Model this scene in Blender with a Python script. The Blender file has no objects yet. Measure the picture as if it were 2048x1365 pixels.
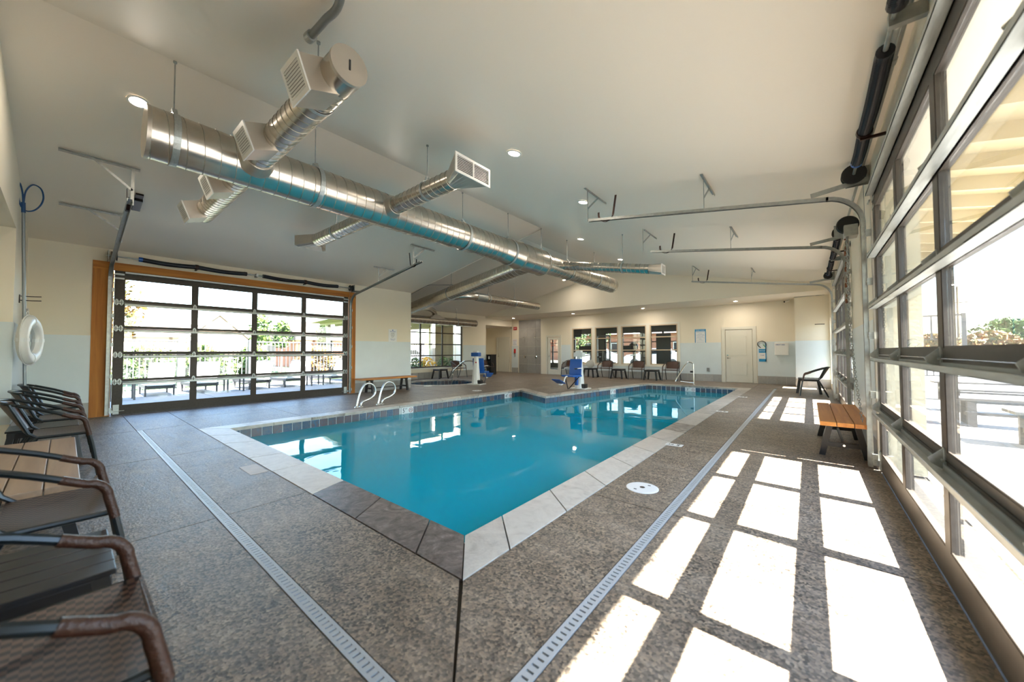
import bpy, bmesh, math, random
from mathutils import Vector, Matrix
from mathutils.geometry import tessellate_polygon
random.seed(7)
PI = math.pi
S = bpy.context.scene
COL = S.collection
# ---------------------------------------------------------------- camera, light, exposure
YAW, PITCH, ROLL = 0.68337, 0.028455, -0.0031
cam_d = bpy.data.cameras.new('camera'); cam = bpy.data.objects.new('camera', cam_d); COL.objects.link(cam)
cam_d.sensor_width = 36.0; cam_d.lens = 728.6 * 36.0 / 2048.0; cam_d.clip_start = 0.02; cam_d.clip_end = 600
F = Vector((-math.sin(YAW) * math.cos(PITCH), math.cos(YAW) * math.cos(PITCH), math.sin(PITCH)))
R0 = Vector((math.cos(YAW), math.sin(YAW), 0)); U0 = R0.cross(F)
R1 = R0 * math.cos(ROLL) + U0 * math.sin(ROLL); U1 = U0 * math.cos(ROLL) - R0 * math.sin(ROLL)
m = Matrix(((R1.x, U1.x, -F.x, 0), (R1.y, U1.y, -F.y, 0), (R1.z, U1.z, -F.z, 1.2), (0, 0, 0, 1)))
cam.matrix_world = m
S.camera = cam
cam_d.dof.use_dof = True; cam_d.dof.focus_distance = 7.0; cam_d.dof.aperture_fstop = 1.6
W = bpy.data.worlds.new('world'); S.world = W; W.use_nodes = True
wn = W.node_tree; bg = wn.nodes['Background']
sky = wn.nodes.new('ShaderNodeTexSky'); sky.sky_type = 'NISHITA'; sky.sun_disc = False
sky.sun_elevation = math.radians(48.2); sky.sun_rotation = math.radians(90); sky.altitude = 100
sky.air_density = 1.25; sky.dust_density = 0.5; sky.ozone_density = 3.0
wn.links.new(sky.outputs[0], bg.inputs[0]); bg.inputs[1].default_value = 0.44
sd = bpy.data.lights.new('sun', 'SUN'); sd.energy = 26.0; sd.angle = math.radians(0.53); sd.color = (1.0, 0.95, 0.87)
so = bpy.data.objects.new('sun', sd); COL.objects.link(so)
so.rotation_euler = Vector((-1, 0.04, -1.12)).to_track_quat('-Z', 'Y').to_euler(); so.location = (8, 3, 12)
S.view_settings.view_transform = 'Standard'; S.view_settings.look = 'None'
S.view_settings.gamma = 1.0; S.view_settings.use_curve_mapping = False
S.view_settings.exposure = 2.12
S.cycles.max_bounces = 12; S.cycles.diffuse_bounces = 7; S.cycles.glossy_bounces = 5; S.cycles.transmission_bounces = 6
S.cycles.transparent_max_bounces = 24; S.cycles.sample_clamp_indirect = 6.0; S.cycles.use_denoising = True
S.cycles.caustics_reflective = False; S.cycles.caustics_refractive = False
# ---------------------------------------------------------------- materials
def new_mat(name):
    m = bpy.data.materials.new(name); m.use_nodes = True
    return m, m.node_tree.nodes, m.node_tree.links, m.node_tree.nodes['Principled BSDF']
def mat(name, col, rough=0.6, metal=0.0, noise=0.0, nscale=8.0, bump=0.0, bscale=40.0, emit=None, estr=1.0, stretch=None, coat=0.0):
    m, n, l, p = new_mat(name)
    p.inputs['Base Color'].default_value = (*col, 1); p.inputs['Roughness'].default_value = rough
    p.inputs['Metallic'].default_value = metal; p.inputs['Coat Weight'].default_value = coat
    tc = n.new('ShaderNodeTexCoord'); mp = n.new('ShaderNodeMapping'); l.new(tc.outputs['Object'], mp.inputs[0])
    if stretch: mp.inputs['Scale'].default_value = stretch
    if noise > 0:
        t = n.new('ShaderNodeTexNoise'); t.inputs['Scale'].default_value = nscale; t.inputs['Detail'].default_value = 6
        l.new(mp.outputs[0], t.inputs['Vector'])
        r = n.new('ShaderNodeValToRGB'); l.new(t.outputs['Fac'], r.inputs[0])
        r.color_ramp.elements[0].position = 0.3; r.color_ramp.elements[1].position = 0.72
        r.color_ramp.elements[0].color = (*[c * (1 - noise) for c in col], 1)
        r.color_ramp.elements[1].color = (*[min(1, c * (1 + noise)) for c in col], 1)
        l.new(r.outputs[0], p.inputs['Base Color'])
    if bump > 0:
        t = n.new('ShaderNodeTexNoise'); t.inputs['Scale'].default_value = bscale; t.inputs['Detail'].default_value = 5
        l.new(mp.outputs[0], t.inputs['Vector'])
        b = n.new('ShaderNodeBump'); b.inputs['Strength'].default_value = bump; b.inputs['Distance'].default_value = 0.01
        l.new(t.outputs['Fac'], b.inputs['Height']); l.new(b.outputs[0], p.inputs['Normal'])
    if emit:
        p.inputs['Emission Color'].default_value = (*emit, 1); p.inputs['Emission Strength'].default_value = estr
    return m
def wood(name, c1, c2, axis=0, rough=0.45):
    m, n, l, p = new_mat(name)
    tc = n.new('ShaderNodeTexCoord'); mp = n.new('ShaderNodeMapping'); l.new(tc.outputs['Object'], mp.inputs[0])
    sc = [14.0, 14.0, 14.0]; sc[axis] = 0.9; mp.inputs['Scale'].default_value = sc
    oi = n.new('ShaderNodeObjectInfo'); ad = n.new('ShaderNodeVectorMath'); ad.operation = 'ADD'
    mm = n.new('ShaderNodeVectorMath'); mm.operation = 'SCALE'; cx = n.new('ShaderNodeCombineXYZ')
    l.new(oi.outputs['Random'], cx.inputs[0]); l.new(oi.outputs['Random'], cx.inputs[1]); l.new(cx.outputs[0], mm.inputs[0]); mm.inputs['Scale'].default_value = 30
    l.new(mp.outputs[0], ad.inputs[0]); l.new(mm.outputs[0], ad.inputs[1])
    t = n.new('ShaderNodeTexNoise'); t.inputs['Scale'].default_value = 1.0; t.inputs['Detail'].default_value = 8; t.inputs['Distortion'].default_value = 0.6
    l.new(ad.outputs[0], t.inputs['Vector'])
    r = n.new('ShaderNodeValToRGB'); l.new(t.outputs['Fac'], r.inputs[0])
    r.color_ramp.elements[0].position = 0.32; r.color_ramp.elements[1].position = 0.68
    r.color_ramp.elements[0].color = (*c1, 1); r.color_ramp.elements[1].color = (*c2, 1)
    l.new(r.outputs[0], p.inputs['Base Color']); p.inputs['Roughness'].default_value = rough
    b = n.new('ShaderNodeBump'); b.inputs['Strength'].default_value = 0.15; b.inputs['Distance'].default_value = 0.005
    l.new(t.outputs['Fac'], b.inputs['Height']); l.new(b.outputs[0], p.inputs['Normal'])
    return m
def glass(name, tint=(0.975, 0.99, 0.985), rough=0.0, dirt=0.015):
    m, n, l, p = new_mat(name); n.remove(p); out = n['Material Output']
    tr = n.new('ShaderNodeBsdfTransparent'); tr.inputs[0].default_value = (*tint, 1)
    gl = n.new('ShaderNodeBsdfGlossy'); gl.inputs['Roughness'].default_value = rough
    # same reflectance from either side of a sheet (no refraction is traced in it)
    ge = n.new('ShaderNodeNewGeometry'); mr = n.new('ShaderNodeMapRange'); mr.inputs[3].default_value = 1.45; mr.inputs[4].default_value = 1 / 1.45; l.new(ge.outputs['Backfacing'], mr.inputs[0])
    fr = n.new('ShaderNodeFresnel'); l.new(mr.outputs[0], fr.inputs[0])
    mx = n.new('ShaderNodeMixShader'); l.new(fr.outputs[0], mx.inputs[0]); l.new(tr.outputs[0], mx.inputs[1]); l.new(gl.outputs[0], mx.inputs[2])
    df = n.new('ShaderNodeBsdfDiffuse'); df.inputs[0].default_value = (0.8, 0.85, 0.88, 1)
    m2 = n.new('ShaderNodeMixShader'); m2.inputs[0].default_value = dirt
    l.new(mx.outputs[0], m2.inputs[1]); l.new(df.outputs[0], m2.inputs[2]); l.new(m2.outputs[0], out.inputs[0])
    return m
def variegated(name, cols, nscale=3.0, rough=0.5, spread=0.6, bump=0.2, off=-0.2):
    """stone or tile: each object takes its own place on a colour ramp, with clouding inside it"""
    m, n, l, p = new_mat(name)
    tc = n.new('ShaderNodeTexCoord'); oi = n.new('ShaderNodeObjectInfo')
    t = n.new('ShaderNodeTexNoise'); t.noise_dimensions = '4D'; t.inputs['Scale'].default_value = nscale; t.inputs['Detail'].default_value = 9; t.inputs['Roughness'].default_value = 0.6; t.inputs['Distortion'].default_value = 2.2
    k = n.new('ShaderNodeMath'); k.operation = 'MULTIPLY'; k.inputs[1].default_value = 40
    l.new(oi.outputs['Random'], k.inputs[0]); l.new(k.outputs[0], t.inputs['W']); l.new(tc.outputs['Object'], t.inputs['Vector'])
    a = n.new('ShaderNodeMath'); a.operation = 'MULTIPLY'; a.inputs[1].default_value = spread; l.new(oi.outputs['Random'], a.inputs[0])
    b = n.new('ShaderNodeMath'); b.operation = 'MULTIPLY_ADD'; b.inputs[1].default_value = 1.5 * (1 - spread) + 0.35; b.inputs[2].default_value = off
    l.new(t.outputs['Fac'], b.inputs[0])
    c = n.new('ShaderNodeMath'); c.operation = 'ADD'; l.new(a.outputs[0], c.inputs[0]); l.new(b.outputs[0], c.inputs[1])
    r = n.new('ShaderNodeValToRGB'); l.new(c.outputs[0], r.inputs[0])
    els = r.color_ramp.elements
    while len(els) < len(cols): els.new(0.5)
    for i, q in enumerate(cols): els[i].position = i / (len(cols) - 1) * 0.9 + 0.05; els[i].color = (*q, 1)
    l.new(r.outputs[0], p.inputs['Base Color']); p.inputs['Roughness'].default_value = rough
    t2 = n.new('ShaderNodeTexNoise'); t2.inputs['Scale'].default_value = nscale * 9; t2.inputs['Detail'].default_value = 6; l.new(tc.outputs['Object'], t2.inputs['Vector'])
    bp = n.new('ShaderNodeBump'); bp.inputs['Strength'].default_value = bump; bp.inputs['Distance'].default_value = 0.006
    l.new(t2.outputs['Fac'], bp.inputs['Height']); l.new(bp.outputs[0], p.inputs['Normal'])
    return m
def deck_mat():
    """washed aggregate concrete: pebbles, clouded stain, satin sealer"""
    m, n, l, p = new_mat('aggregate_concrete')
    g = n.new('ShaderNodeNewGeometry')
    big = n.new('ShaderNodeTexNoise'); big.inputs['Scale'].default_value = 1.1; big.inputs['Detail'].default_value = 7; big.inputs['Distortion'].default_value = 1.6
    mid = n.new('ShaderNodeTexNoise'); mid.inputs['Scale'].default_value = 5.0; mid.inputs['Detail'].default_value = 9; mid.inputs['Roughness'].default_value = 0.65; mid.inputs['Distortion'].default_value = 0.9
    mpm = n.new('ShaderNodeMapping'); mpm.inputs['Scale'].default_value = (0.6, 1.9, 1); l.new(g.outputs['Position'], mpm.inputs[0])
    l.new(g.outputs['Position'], big.inputs['Vector']); l.new(mpm.outputs[0], mid.inputs['Vector'])
    r = n.new('ShaderNodeValToRGB'); l.new(mid.outputs['Fac'], r.inputs[0]); e = r.color_ramp.elements
    e[0].position = 0.28; e[0].color = (0.125, 0.102, 0.082, 1); e[1].position = 0.74; e[1].color = (0.285, 0.248, 0.208, 1)
    x = e.new(0.5); x.color = (0.195, 0.162, 0.132, 1)
    rb = n.new('ShaderNodeValToRGB'); l.new(big.outputs['Fac'], rb.inputs[0])
    rb.color_ramp.elements[0].position = 0.3; rb.color_ramp.elements[0].color = (0.72, 0.70, 0.68, 1)
    rb.color_ramp.elements[1].position = 0.7; rb.color_ramp.elements[1].color = (1.15, 1.12, 1.08, 1)
    mu = n.new('ShaderNodeMix'); mu.data_type = 'RGBA'; mu.blend_type = 'MULTIPLY'; mu.inputs[0].default_value = 1
    l.new(r.outputs[0], mu.inputs[6]); l.new(rb.outputs[0], mu.inputs[7])
    v = n.new('ShaderNodeTexVoronoi'); v.inputs['Scale'].default_value = 85; l.new(g.outputs['Position'], v.inputs['Vector'])
    rv = n.new('ShaderNodeValToRGB'); l.new(v.outputs['Color'], rv.inputs[0])
    ev = rv.color_ramp.elements; ev[0].position = 0.18; ev[0].color = (0.16, 0.15, 0.145, 1); ev[1].position = 0.95; ev[1].color = (2.3, 2.1, 1.8, 1)
    y = ev.new(0.45); y.color = (0.9, 0.88, 0.85, 1)
    m2 = n.new('ShaderNodeMix'); m2.data_type = 'RGBA'; m2.blend_type = 'MULTIPLY'; l.new(mu.outputs[2], m2.inputs[6]); l.new(rv.outputs[0], m2.inputs[7])
    ra = n.new('ShaderNodeMapRange'); ra.inputs[1].default_value = 0.38; ra.inputs[2].default_value = 0.6; ra.inputs[3].default_value = 1.0; ra.inputs[4].default_value = 0.6
    l.new(big.outputs['Fac'], ra.inputs[0]); l.new(ra.outputs[0], m2.inputs[0])
    l.new(m2.outputs[2], p.inputs['Base Color'])
    rr = n.new('ShaderNodeMapRange'); rr.inputs[3].default_value = 0.36; rr.inputs[4].default_value = 0.62; l.new(mid.outputs['Fac'], rr.inputs[0]); l.new(rr.outputs[0], p.inputs['Roughness'])
    p.inputs['Specular IOR Level'].default_value = 0.75
    ad = n.new('ShaderNodeMath'); ad.operation = 'MULTIPLY_ADD'; ad.inputs[1].default_value = 0.25; l.new(v.outputs['Distance'], ad.inputs[0]); l.new(mid.outputs['Fac'], ad.inputs[2])
    bp = n.new('ShaderNodeBump'); bp.inputs['Strength'].default_value = 0.38; bp.inputs['Distance'].default_value = 0.014
    l.new(ad.outputs[0], bp.inputs['Height']); l.new(bp.outputs[0], p.inputs['Normal'])
    return m
def water_mat(name, tint, fac=1.0, murk=(0.0, 0.47, 0.70), mfac=0.62):
    m, n, l, p = new_mat(name); n.remove(p); out = n['Material Output']
    g = n.new('ShaderNodeNewGeometry'); mp = n.new('ShaderNodeMapping'); mp.inputs['Scale'].default_value = (1.0, 1.0, 1.0); l.new(g.outputs['Position'], mp.inputs[0])
    t = n.new('ShaderNodeTexNoise'); t.inputs['Scale'].default_value = 1.6; t.inputs['Detail'].default_value = 2; t.inputs['Distortion'].default_value = 0.8; l.new(mp.outputs[0], t.inputs['Vector'])
    b = n.new('ShaderNodeBump'); b.inputs['Strength'].default_value = 0.045 * fac; b.inputs['Distance'].default_value = 0.05; l.new(t.outputs['Fac'], b.inputs['Height'])
    tr = n.new('ShaderNodeBsdfTransparent'); tr.inputs[0].default_value = (*tint, 1)
    gl = n.new('ShaderNodeBsdfGlossy'); gl.inputs['Roughness'].default_value = 0.02; l.new(b.outputs[0], gl.inputs['Normal'])
    fr = n.new('ShaderNodeFresnel'); fr.inputs[0].default_value = 1.33; l.new(b.outputs[0], fr.inputs['Normal'])
    df = n.new('ShaderNodeBsdfDiffuse'); df.inputs[0].default_value = (*murk, 1)     # cloudy water scatters its own colour
    md = n.new('ShaderNodeMixShader'); md.inputs[0].default_value = mfac; l.new(tr.outputs[0], md.inputs[1]); l.new(df.outputs[0], md.inputs[2])
    mx = n.new('ShaderNodeMixShader'); l.new(fr.outputs[0], mx.inputs[0]); l.new(md.outputs[0], mx.inputs[1]); l.new(gl.outputs[0], mx.inputs[2])
    l.new(mx.outputs[0], out.inputs[0]); return m
def leaf_mat(name, c1, c2):
    m, n, l, p = new_mat(name)
    g = n.new('ShaderNodeNewGeometry'); t = n.new('ShaderNodeTexNoise'); t.inputs['Scale'].default_value = 2.5; l.new(g.outputs['Position'], t.inputs['Vector'])
    r = n.new('ShaderNodeValToRGB'); l.new(t.outputs['Fac'], r.inputs[0]); r.color_ramp.elements[0].position = 0.35; r.color_ramp.elements[1].position = 0.65
    r.color_ramp.elements[0].color = (*c1, 1); r.color_ramp.elements[1].color = (*c2, 1); l.new(r.outputs[0], p.inputs['Base Color']); p.inputs['Roughness'].default_value = 0.6
    return m
def weave_mat(name, c1, c2, sx=70, sy=70):
    m, n, l, p = new_mat(name)
    tc = n.new('ShaderNodeTexCoord'); mp = n.new('ShaderNodeMapping'); mp.inputs['Scale'].default_value = (sx, sy, sy); l.new(tc.outputs['Object'], mp.inputs[0])
    br = n.new('ShaderNodeTexChecker'); br.inputs['Scale'].default_value = 1.0; l.new(mp.outputs[0], br.inputs['Vector'])
    br.inputs['Color1'].default_value = (*c1, 1); br.inputs['Color2'].default_value = (*c2, 1); l.new(br.outputs['Color'], p.inputs['Base Color'])
    b = n.new('ShaderNodeBump'); b.inputs['Strength'].default_value = 0.6; b.inputs['Distance'].default_value = 0.004; l.new(br.outputs['Fac'], b.inputs['Height']); l.new(b.outputs[0], p.inputs['Normal'])
    p.inputs['Roughness'].default_value = 0.38
    return m
M = dict(
    cream=mat('cream_wall_paint', (0.82, 0.755, 0.62), 0.55, bump=0.05, bscale=60),
    ceil=mat('cream_ceiling_paint', (0.87, 0.80, 0.705), 0.5, bump=0.04, bscale=50),
    panel=mat('white_wall_panel', (0.68, 0.755, 0.785), 0.35, noise=0.03, nscale=2),
    basetile=variegated('grey_base_tile', [(0.30, 0.295, 0.28), (0.36, 0.35, 0.33), (0.43, 0.42, 0.40)], 4, 0.4, 0.4, 0.05),
    grout=mat('pale_grout', (0.66, 0.66, 0.64), 0.8),
    darkjoint=mat('dark_joint', (0.05, 0.045, 0.04), 0.9),
    deck=deck_mat(),
    coping=variegated('travertine_coping', [(0.10, 0.08, 0.07), (0.22, 0.185, 0.155), (0.40, 0.36, 0.31), (0.52, 0.47, 0.41), (0.58, 0.53, 0.46)], 4.5, 0.42, 0.5, 0.3),
    pooltile=variegated('blue_slate_tile', [(0.02, 0.035, 0.07), (0.035, 0.09, 0.17), (0.10, 0.13, 0.17), (0.14, 0.10, 0.10), (0.05, 0.15, 0.26)], 9, 0.25, 0.6, 0.15),
    plaster=mat('pool_plaster', (0.05, 0.66, 0.82), 0.8, noise=0.05, nscale=1.0),
    spaplaster=mat('spa_plaster', (0.3, 0.5, 0.55), 0.8),
    water=water_mat('pool_water', (0.5, 0.92, 0.97)),
    spawater=water_mat('spa_water', (0.35, 0.62, 0.68), 2.0, (0.10, 0.30, 0.36), 0.3),
    white=mat('white_plastic', (0.80, 0.80, 0.78), 0.35),
    whitepaint=mat('white_trim_paint', (0.78, 0.76, 0.68), 0.4),
    ivory=mat('ivory_door_paint', (0.72, 0.70, 0.61), 0.4),
    bronze=mat('bronze_door_frame', (0.060, 0.050, 0.042), 0.38, noise=0.12, nscale=30),
    galv=mat('galvanised_steel', (0.36, 0.375, 0.36), 0.42, 0.75, noise=0.14, nscale=22, stretch=(1, 1, 1)),
    galvdark=mat('dull_grey_pipe', (0.20, 0.21, 0.21), 0.5, 0.5),
    duct=mat('spiral_duct_steel', (0.57, 0.525, 0.46), 0.25, 0.95, noise=0.10, nscale=7, bump=0.05, bscale=5, stretch=(1, 1, 1)),
    seam=mat('duct_seam_steel', (0.42, 0.38, 0.31), 0.5, 0.9),
    duct_box=mat('duct_box_steel', (0.56, 0.51, 0.45), 0.40, 0.8, noise=0.06, nscale=5),
    chrome=mat('brushed_stainless', (0.72, 0.71, 0.68), 0.16, 1.0),
    black=mat('black_powder_coat', (0.012, 0.012, 0.014), 0.35),
    spring=mat('black_spring_steel', (0.012, 0.013, 0.02), 0.38, 0.3),
    blue=mat('blue_plastic', (0.01, 0.10, 0.42), 0.35),
    bluehose=mat('blue_vinyl_tube', (0.01, 0.06, 0.18), 0.35),
    rust=mat('rusty_steel', (0.16, 0.06, 0.025), 0.8, 0.2, noise=0.5, nscale=40),
    cedar=wood('cedar_trim', (0.36, 0.12, 0.018), (0.56, 0.22, 0.035), 2, 0.65),
    cedar_h=wood('cedar_trim_along', (0.36, 0.12, 0.018), (0.56, 0.22, 0.035), 1, 0.65),
    plank=wood('oiled_acacia', (0.42, 0.14, 0.02), (0.60, 0.24, 0.045), 0, 0.45),
    plankpale=wood('worn_acacia', (0.36, 0.24, 0.16), (0.52, 0.37, 0.25), 0, 0.4),
    wicker=weave_mat('brown_wicker', (0.085, 0.035, 0.02), (0.035, 0.016, 0.012)),
    seatweave=weave_mat('dark_wicker_seat', (0.11, 0.06, 0.045), (0.006, 0.005, 0.006), 55, 55),
    wrap=mat('brown_cord_wrap', (0.05, 0.019, 0.011), 0.42, bump=0.5, bscale=90, stretch=(0.3, 1, 1)),
    chairframe=mat('charcoal_chair_frame', (0.010, 0.016, 0.02), 0.28),
    darkslat=mat('charcoal_resin', (0.016, 0.016, 0.018), 0.33, noise=0.1, nscale=20),
    glass=glass('window_glass'),
    gymglass=glass('tinted_glass', (0.75, 0.78, 0.78), 0.0, 0.02),
    lamp=mat('lamp_diffuser', (1, 0.95, 0.85), 0.5, emit=(1.0, 0.90, 0.74), estr=14.0),
    red=mat('red_plastic', (0.5, 0.02, 0.02), 0.4),
    ink=mat('black_ink', (0.01, 0.01, 0.012), 0.6), inkblue=mat('blue_ink', (0.02, 0.10, 0.40), 0.6), inkred=mat('red_ink', (0.45, 0.03, 0.03), 0.6),
    paper=mat('white_sign_face', (0.80, 0.82, 0.82), 0.4), lightblue=mat('pale_blue_sign', (0.45, 0.66, 0.82), 0.4),
    showertile=variegated('grey_shower_tile', [(0.27, 0.26, 0.24), (0.31, 0.30, 0.28), (0.36, 0.345, 0.32)], 2, 0.35, 0.35, 0.04),
    orange=wood('cedar_siding', (0.42, 0.17, 0.05), (0.58, 0.28, 0.10), 0, 0.6),
    stucco=mat('cream_stucco', (0.55, 0.50, 0.36), 0.9, bump=0.3, bscale=30),
    siding=mat('cream_siding', (0.50, 0.42, 0.27), 0.7),
    rafter=mat('cream_rafter_paint', (0.52, 0.44, 0.28), 0.6),
    patio=mat('patio_concrete', (0.20, 0.19, 0.178), 0.8, noise=0.12, nscale=2, bump=0.1),
    lawn=mat('lawn', (0.035, 0.065, 0.014), 0.9, noise=0.3, nscale=6),
    earth=mat('pale_ground', (0.10, 0.095, 0.06), 0.95, noise=0.15, nscale=0.5),
    leafg=leaf_mat('green_leaves', (0.02, 0.055, 0.010), (0.10, 0.16, 0.03)), leafo=leaf_mat('autumn_leaves', (0.09, 0.10, 0.02), (0.26, 0.09, 0.02)),
    bark=mat('bark', (0.14, 0.10, 0.07), 0.9, noise=0.3, nscale=12),
    roof=mat('brown_shingle_roof', (0.08, 0.06, 0.052), 0.9, noise=0.2, nscale=4), housewall=mat('house_siding', (0.22, 0.17, 0.12), 0.8), housetrim=mat('house_trim', (0.50, 0.45, 0.36), 0.7),
    gymdark=mat('dark_gym_wall', (0.12, 0.12, 0.115), 0.7), gymfloor=mat('rubber_gym_floor', (0.04, 0.04, 0.045), 0.6),
    tv=mat('tv_screen', (0.01, 0.012, 0.015), 0.15), carwhite=mat('white_car_paint', (0.75, 0.76, 0.78), 0.2), tyre=mat('tyre_rubber', (0.02, 0.02, 0.02), 0.8),
    brick=variegated('red_brick', [(0.26, 0.09, 0.045), (0.34, 0.14, 0.07)], 3, 0.8, 0.6, 0.1), flower=mat('yellow_petals', (0.75, 0.42, 0.02), 0.6),
    rope=mat('white_rope', (0.72, 0.72, 0.70), 0.8), slate=mat('grey_blue_reveal', (0.3, 0.4, 0.45), 0.6), green=mat('green_plastic', (0.02, 0.25, 0.06), 0.5),
    cyan=mat('sign_cyan', (0.02, 0.27, 0.55), 0.45), towel=mat('white_sling_fabric', (0.82, 0.83, 0.83), 0.8), sling=mat('blue_grey_sling', (0.06, 0.12, 0.17), 0.7),
    palewood=wood('pale_picnic_wood', (0.07, 0.066, 0.062), (0.11, 0.10, 0.095), 0, 0.7), beige=mat('beige_mullion', (0.62, 0.50, 0.36), 0.5),
)
M['bronze'].node_tree.nodes['Principled BSDF'].inputs['Specular IOR Level'].default_value = 0.2
# ---------------------------------------------------------------- geometry helpers
class MB:
    def __init__(s): s.v = []; s.f = []
    def add(s, vs, fs):
        o = len(s.v); s.v += [tuple(v) for v in vs]; s.f += [tuple(i + o for i in f) for f in fs]; return s
    def box(s, x0, x1, y0, y1, z0, z1):
        v = [(x0, y0, z0), (x1, y0, z0), (x1, y1, z0), (x0, y1, z0), (x0, y0, z1), (x1, y0, z1), (x1, y1, z1), (x0, y1, z1)]
        return s.add(v, [(0, 3, 2, 1), (4, 5, 6, 7), (0, 1, 5, 4), (1, 2, 6, 5), (2, 3, 7, 6), (3, 0, 4, 7)])
    def rbox(s, x0, x1, y0, y1, z0, z1, b=0.006):
        """box with chamfered edges"""
        bm = bmesh.new(); bmesh.ops.create_cube(bm, size=1)
        for v in bm.verts: v.co = Vector(((x0 + x1) / 2 + v.co.x * (x1 - x0), (y0 + y1) / 2 + v.co.y * (y1 - y0), (z0 + z1) / 2 + v.co.z * (z1 - z0)))
        bmesh.ops.bevel(bm, geom=list(bm.edges), offset=b, segments=2, affect='EDGES', profile=0.6)
        bm.verts.index_update(); s.add([v.co[:] for v in bm.verts], [[v.index for v in f.verts] for f in bm.faces]); bm.free(); return s
    def beam(s, p, q, w, h, up=(0, 0, 1)):
        p, q = Vector(p), Vector(q); d = (q - p).normalized(); u = Vector(up)
        if abs(d.dot(u)) > 0.98: u = Vector((0, 1, 0))
        a = d.cross(u).normalized(); b = a.cross(d).normalized()
        v = [e + a * sx * w / 2 + b * sy * h / 2 for e in (p, q) for sx, sy in ((-1, -1), (1, -1), (1, 1), (-1, 1))]
        return s.add(v, [(0, 1, 2, 3), (7, 6, 5, 4), (0, 4, 5, 1), (1, 5, 6, 2), (2, 6, 7, 3), (3, 7, 4, 0)])
    def tube(s, pts, r, n=10, cap=True, closed=False):
        pts = [Vector(p) for p in pts]; N = len(pts); rs = r if isinstance(r, (list, tuple)) else [r] * N
        o = len(s.v); prev = None
        for i, p in enumerate(pts):
            if closed: t = (pts[(i + 1) % N] - pts[i - 1])
            else: t = (pts[min(i + 1, N - 1)] - pts[max(i - 1, 0)])
            t = t.normalized() if t.length > 1e-9 else Vector((0, 0, 1))
            if prev is None:
                a = t.cross(Vector((0, 0, 1)));  a = a if a.length > 0.1 else t.cross(Vector((1, 0, 0)))
            else: a = prev - t * prev.dot(t)
            a = a.normalized(); prev = a; b = t.cross(a)
            for k in range(n):
                th = 2 * PI * k / n; s.v.append(tuple(p + (a * math.cos(th) + b * math.sin(th)) * rs[i]))
        for i in range(N if closed else N - 1):
            j = (i + 1) % N
            for k in range(n):
                k2 = (k + 1) % n; s.f.append((o + i * n + k, o + i * n + k2, o + j * n + k2, o + j * n + k))
        if cap and not closed:
            s.f.append(tuple(o + k for k in range(n))[::-1]); s.f.append(tuple(o + (N - 1) * n + k for k in range(n)))
        return s
    def cyl(s, p, q, r, n=16, r2=None): return s.tube([p, q], [r, r if r2 is None else r2], n)
    def prism(s, poly, z0, z1, holes=()):
        loops = [[Vector((x, y, 0)) for x, y in poly]] + [[Vector((x, y, 0)) for x, y in h] for h in holes]
        tri = tessellate_polygon(loops); flat = [p for lp in loops for p in lp]; n = len(flat)
        vs = [(p.x, p.y, z1) for p in flat] + [(p.x, p.y, z0) for p in flat]; fs = []
        for t in tri:
            a, b, c = [flat[i] for i in t]
            if (b - a).cross(c - a).z < 0: t = (t[0], t[2], t[1])
            fs.append(tuple(t)); fs.append((t[2] + n, t[1] + n, t[0] + n))
        o = 0
        for li, lp in enumerate(loops):
            k = len(lp); ar = sum(lp[i].x * lp[(i + 1) % k].y - lp[(i + 1) % k].x * lp[i].y for i in range(k))
            for i in range(k):
                a, b = o + i, o + (i + 1) % k
                if (ar > 0) == (li == 0): fs.append((a, a + n, b + n, b))
                else: fs.append((b, b + n, a + n, a))
            o += k
        return s.add(vs, fs)
    def lathe(s, prof, n=24, c=(0, 0, 0), ax='z', caps=True):
        o = len(s.v)
        for r, h in prof:
            for k in range(n):
                a = 2 * PI * k / n; x, y = r * math.cos(a), r * math.sin(a)
                p = (x, y, h) if ax == 'z' else (h, x, y) if ax == 'x' else (y, h, x)
                s.v.append((p[0] + c[0], p[1] + c[1], p[2] + c[2]))
        for i in range(len(prof) - 1):
            for k in range(n):
                k2 = (k + 1) % n; s.f.append((o + i * n + k, o + i * n + k2, o + (i + 1) * n + k2, o + (i + 1) * n + k))
        if caps: s.f.append(tuple(o + k for k in range(n))[::-1]); s.f.append(tuple(o + (len(prof) - 1) * n + k for k in range(n)))
        return s
    def mesh(s, name, m, smooth=False):
        me = bpy.data.meshes.new(name); me.from_pydata(s.v, [], s.f)
        if m: me.materials.append(m)
        if smooth:
            me.polygons.foreach_set('use_smooth', [True] * len(me.polygons)); me.update()
            try: me.set_sharp_from_angle(angle=math.radians(38))
            except Exception: pass
        me.update(); return me
    def build(s, name, m, parent=None, smooth=False, loc=None, rot=None):
        o = bpy.data.objects.new(name, s.mesh(name, m, smooth)); COL.objects.link(o)
        if parent: o.parent = parent
        if loc is not None: o.location = loc
        if rot is not None: o.rotation_euler = rot
        return o
def inst(name, me, parent=None, loc=(0, 0, 0), rot=(0, 0, 0), scale=None):
    o = bpy.data.objects.new(name, me); COL.objects.link(o); o.parent = parent; o.location = loc; o.rotation_euler = rot
    if scale: o.scale = scale
    return o
def tag(o, label=None, cat=None, group=None, kind=None):
    if label: o['label'] = label
    if cat: o['category'] = cat
    if group: o['group'] = group
    if kind: o['kind'] = kind
    return o
def thing(name, label, cat, loc=(0, 0, 0), rz=0.0, group=None, kind=None):
    o = bpy.data.objects.new(name, None); COL.objects.link(o); o.location = loc; o.rotation_euler = (0, 0, rz); o.empty_display_size = 0.1
    return tag(o, label, cat, group, kind)
KIDS = {}
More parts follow.
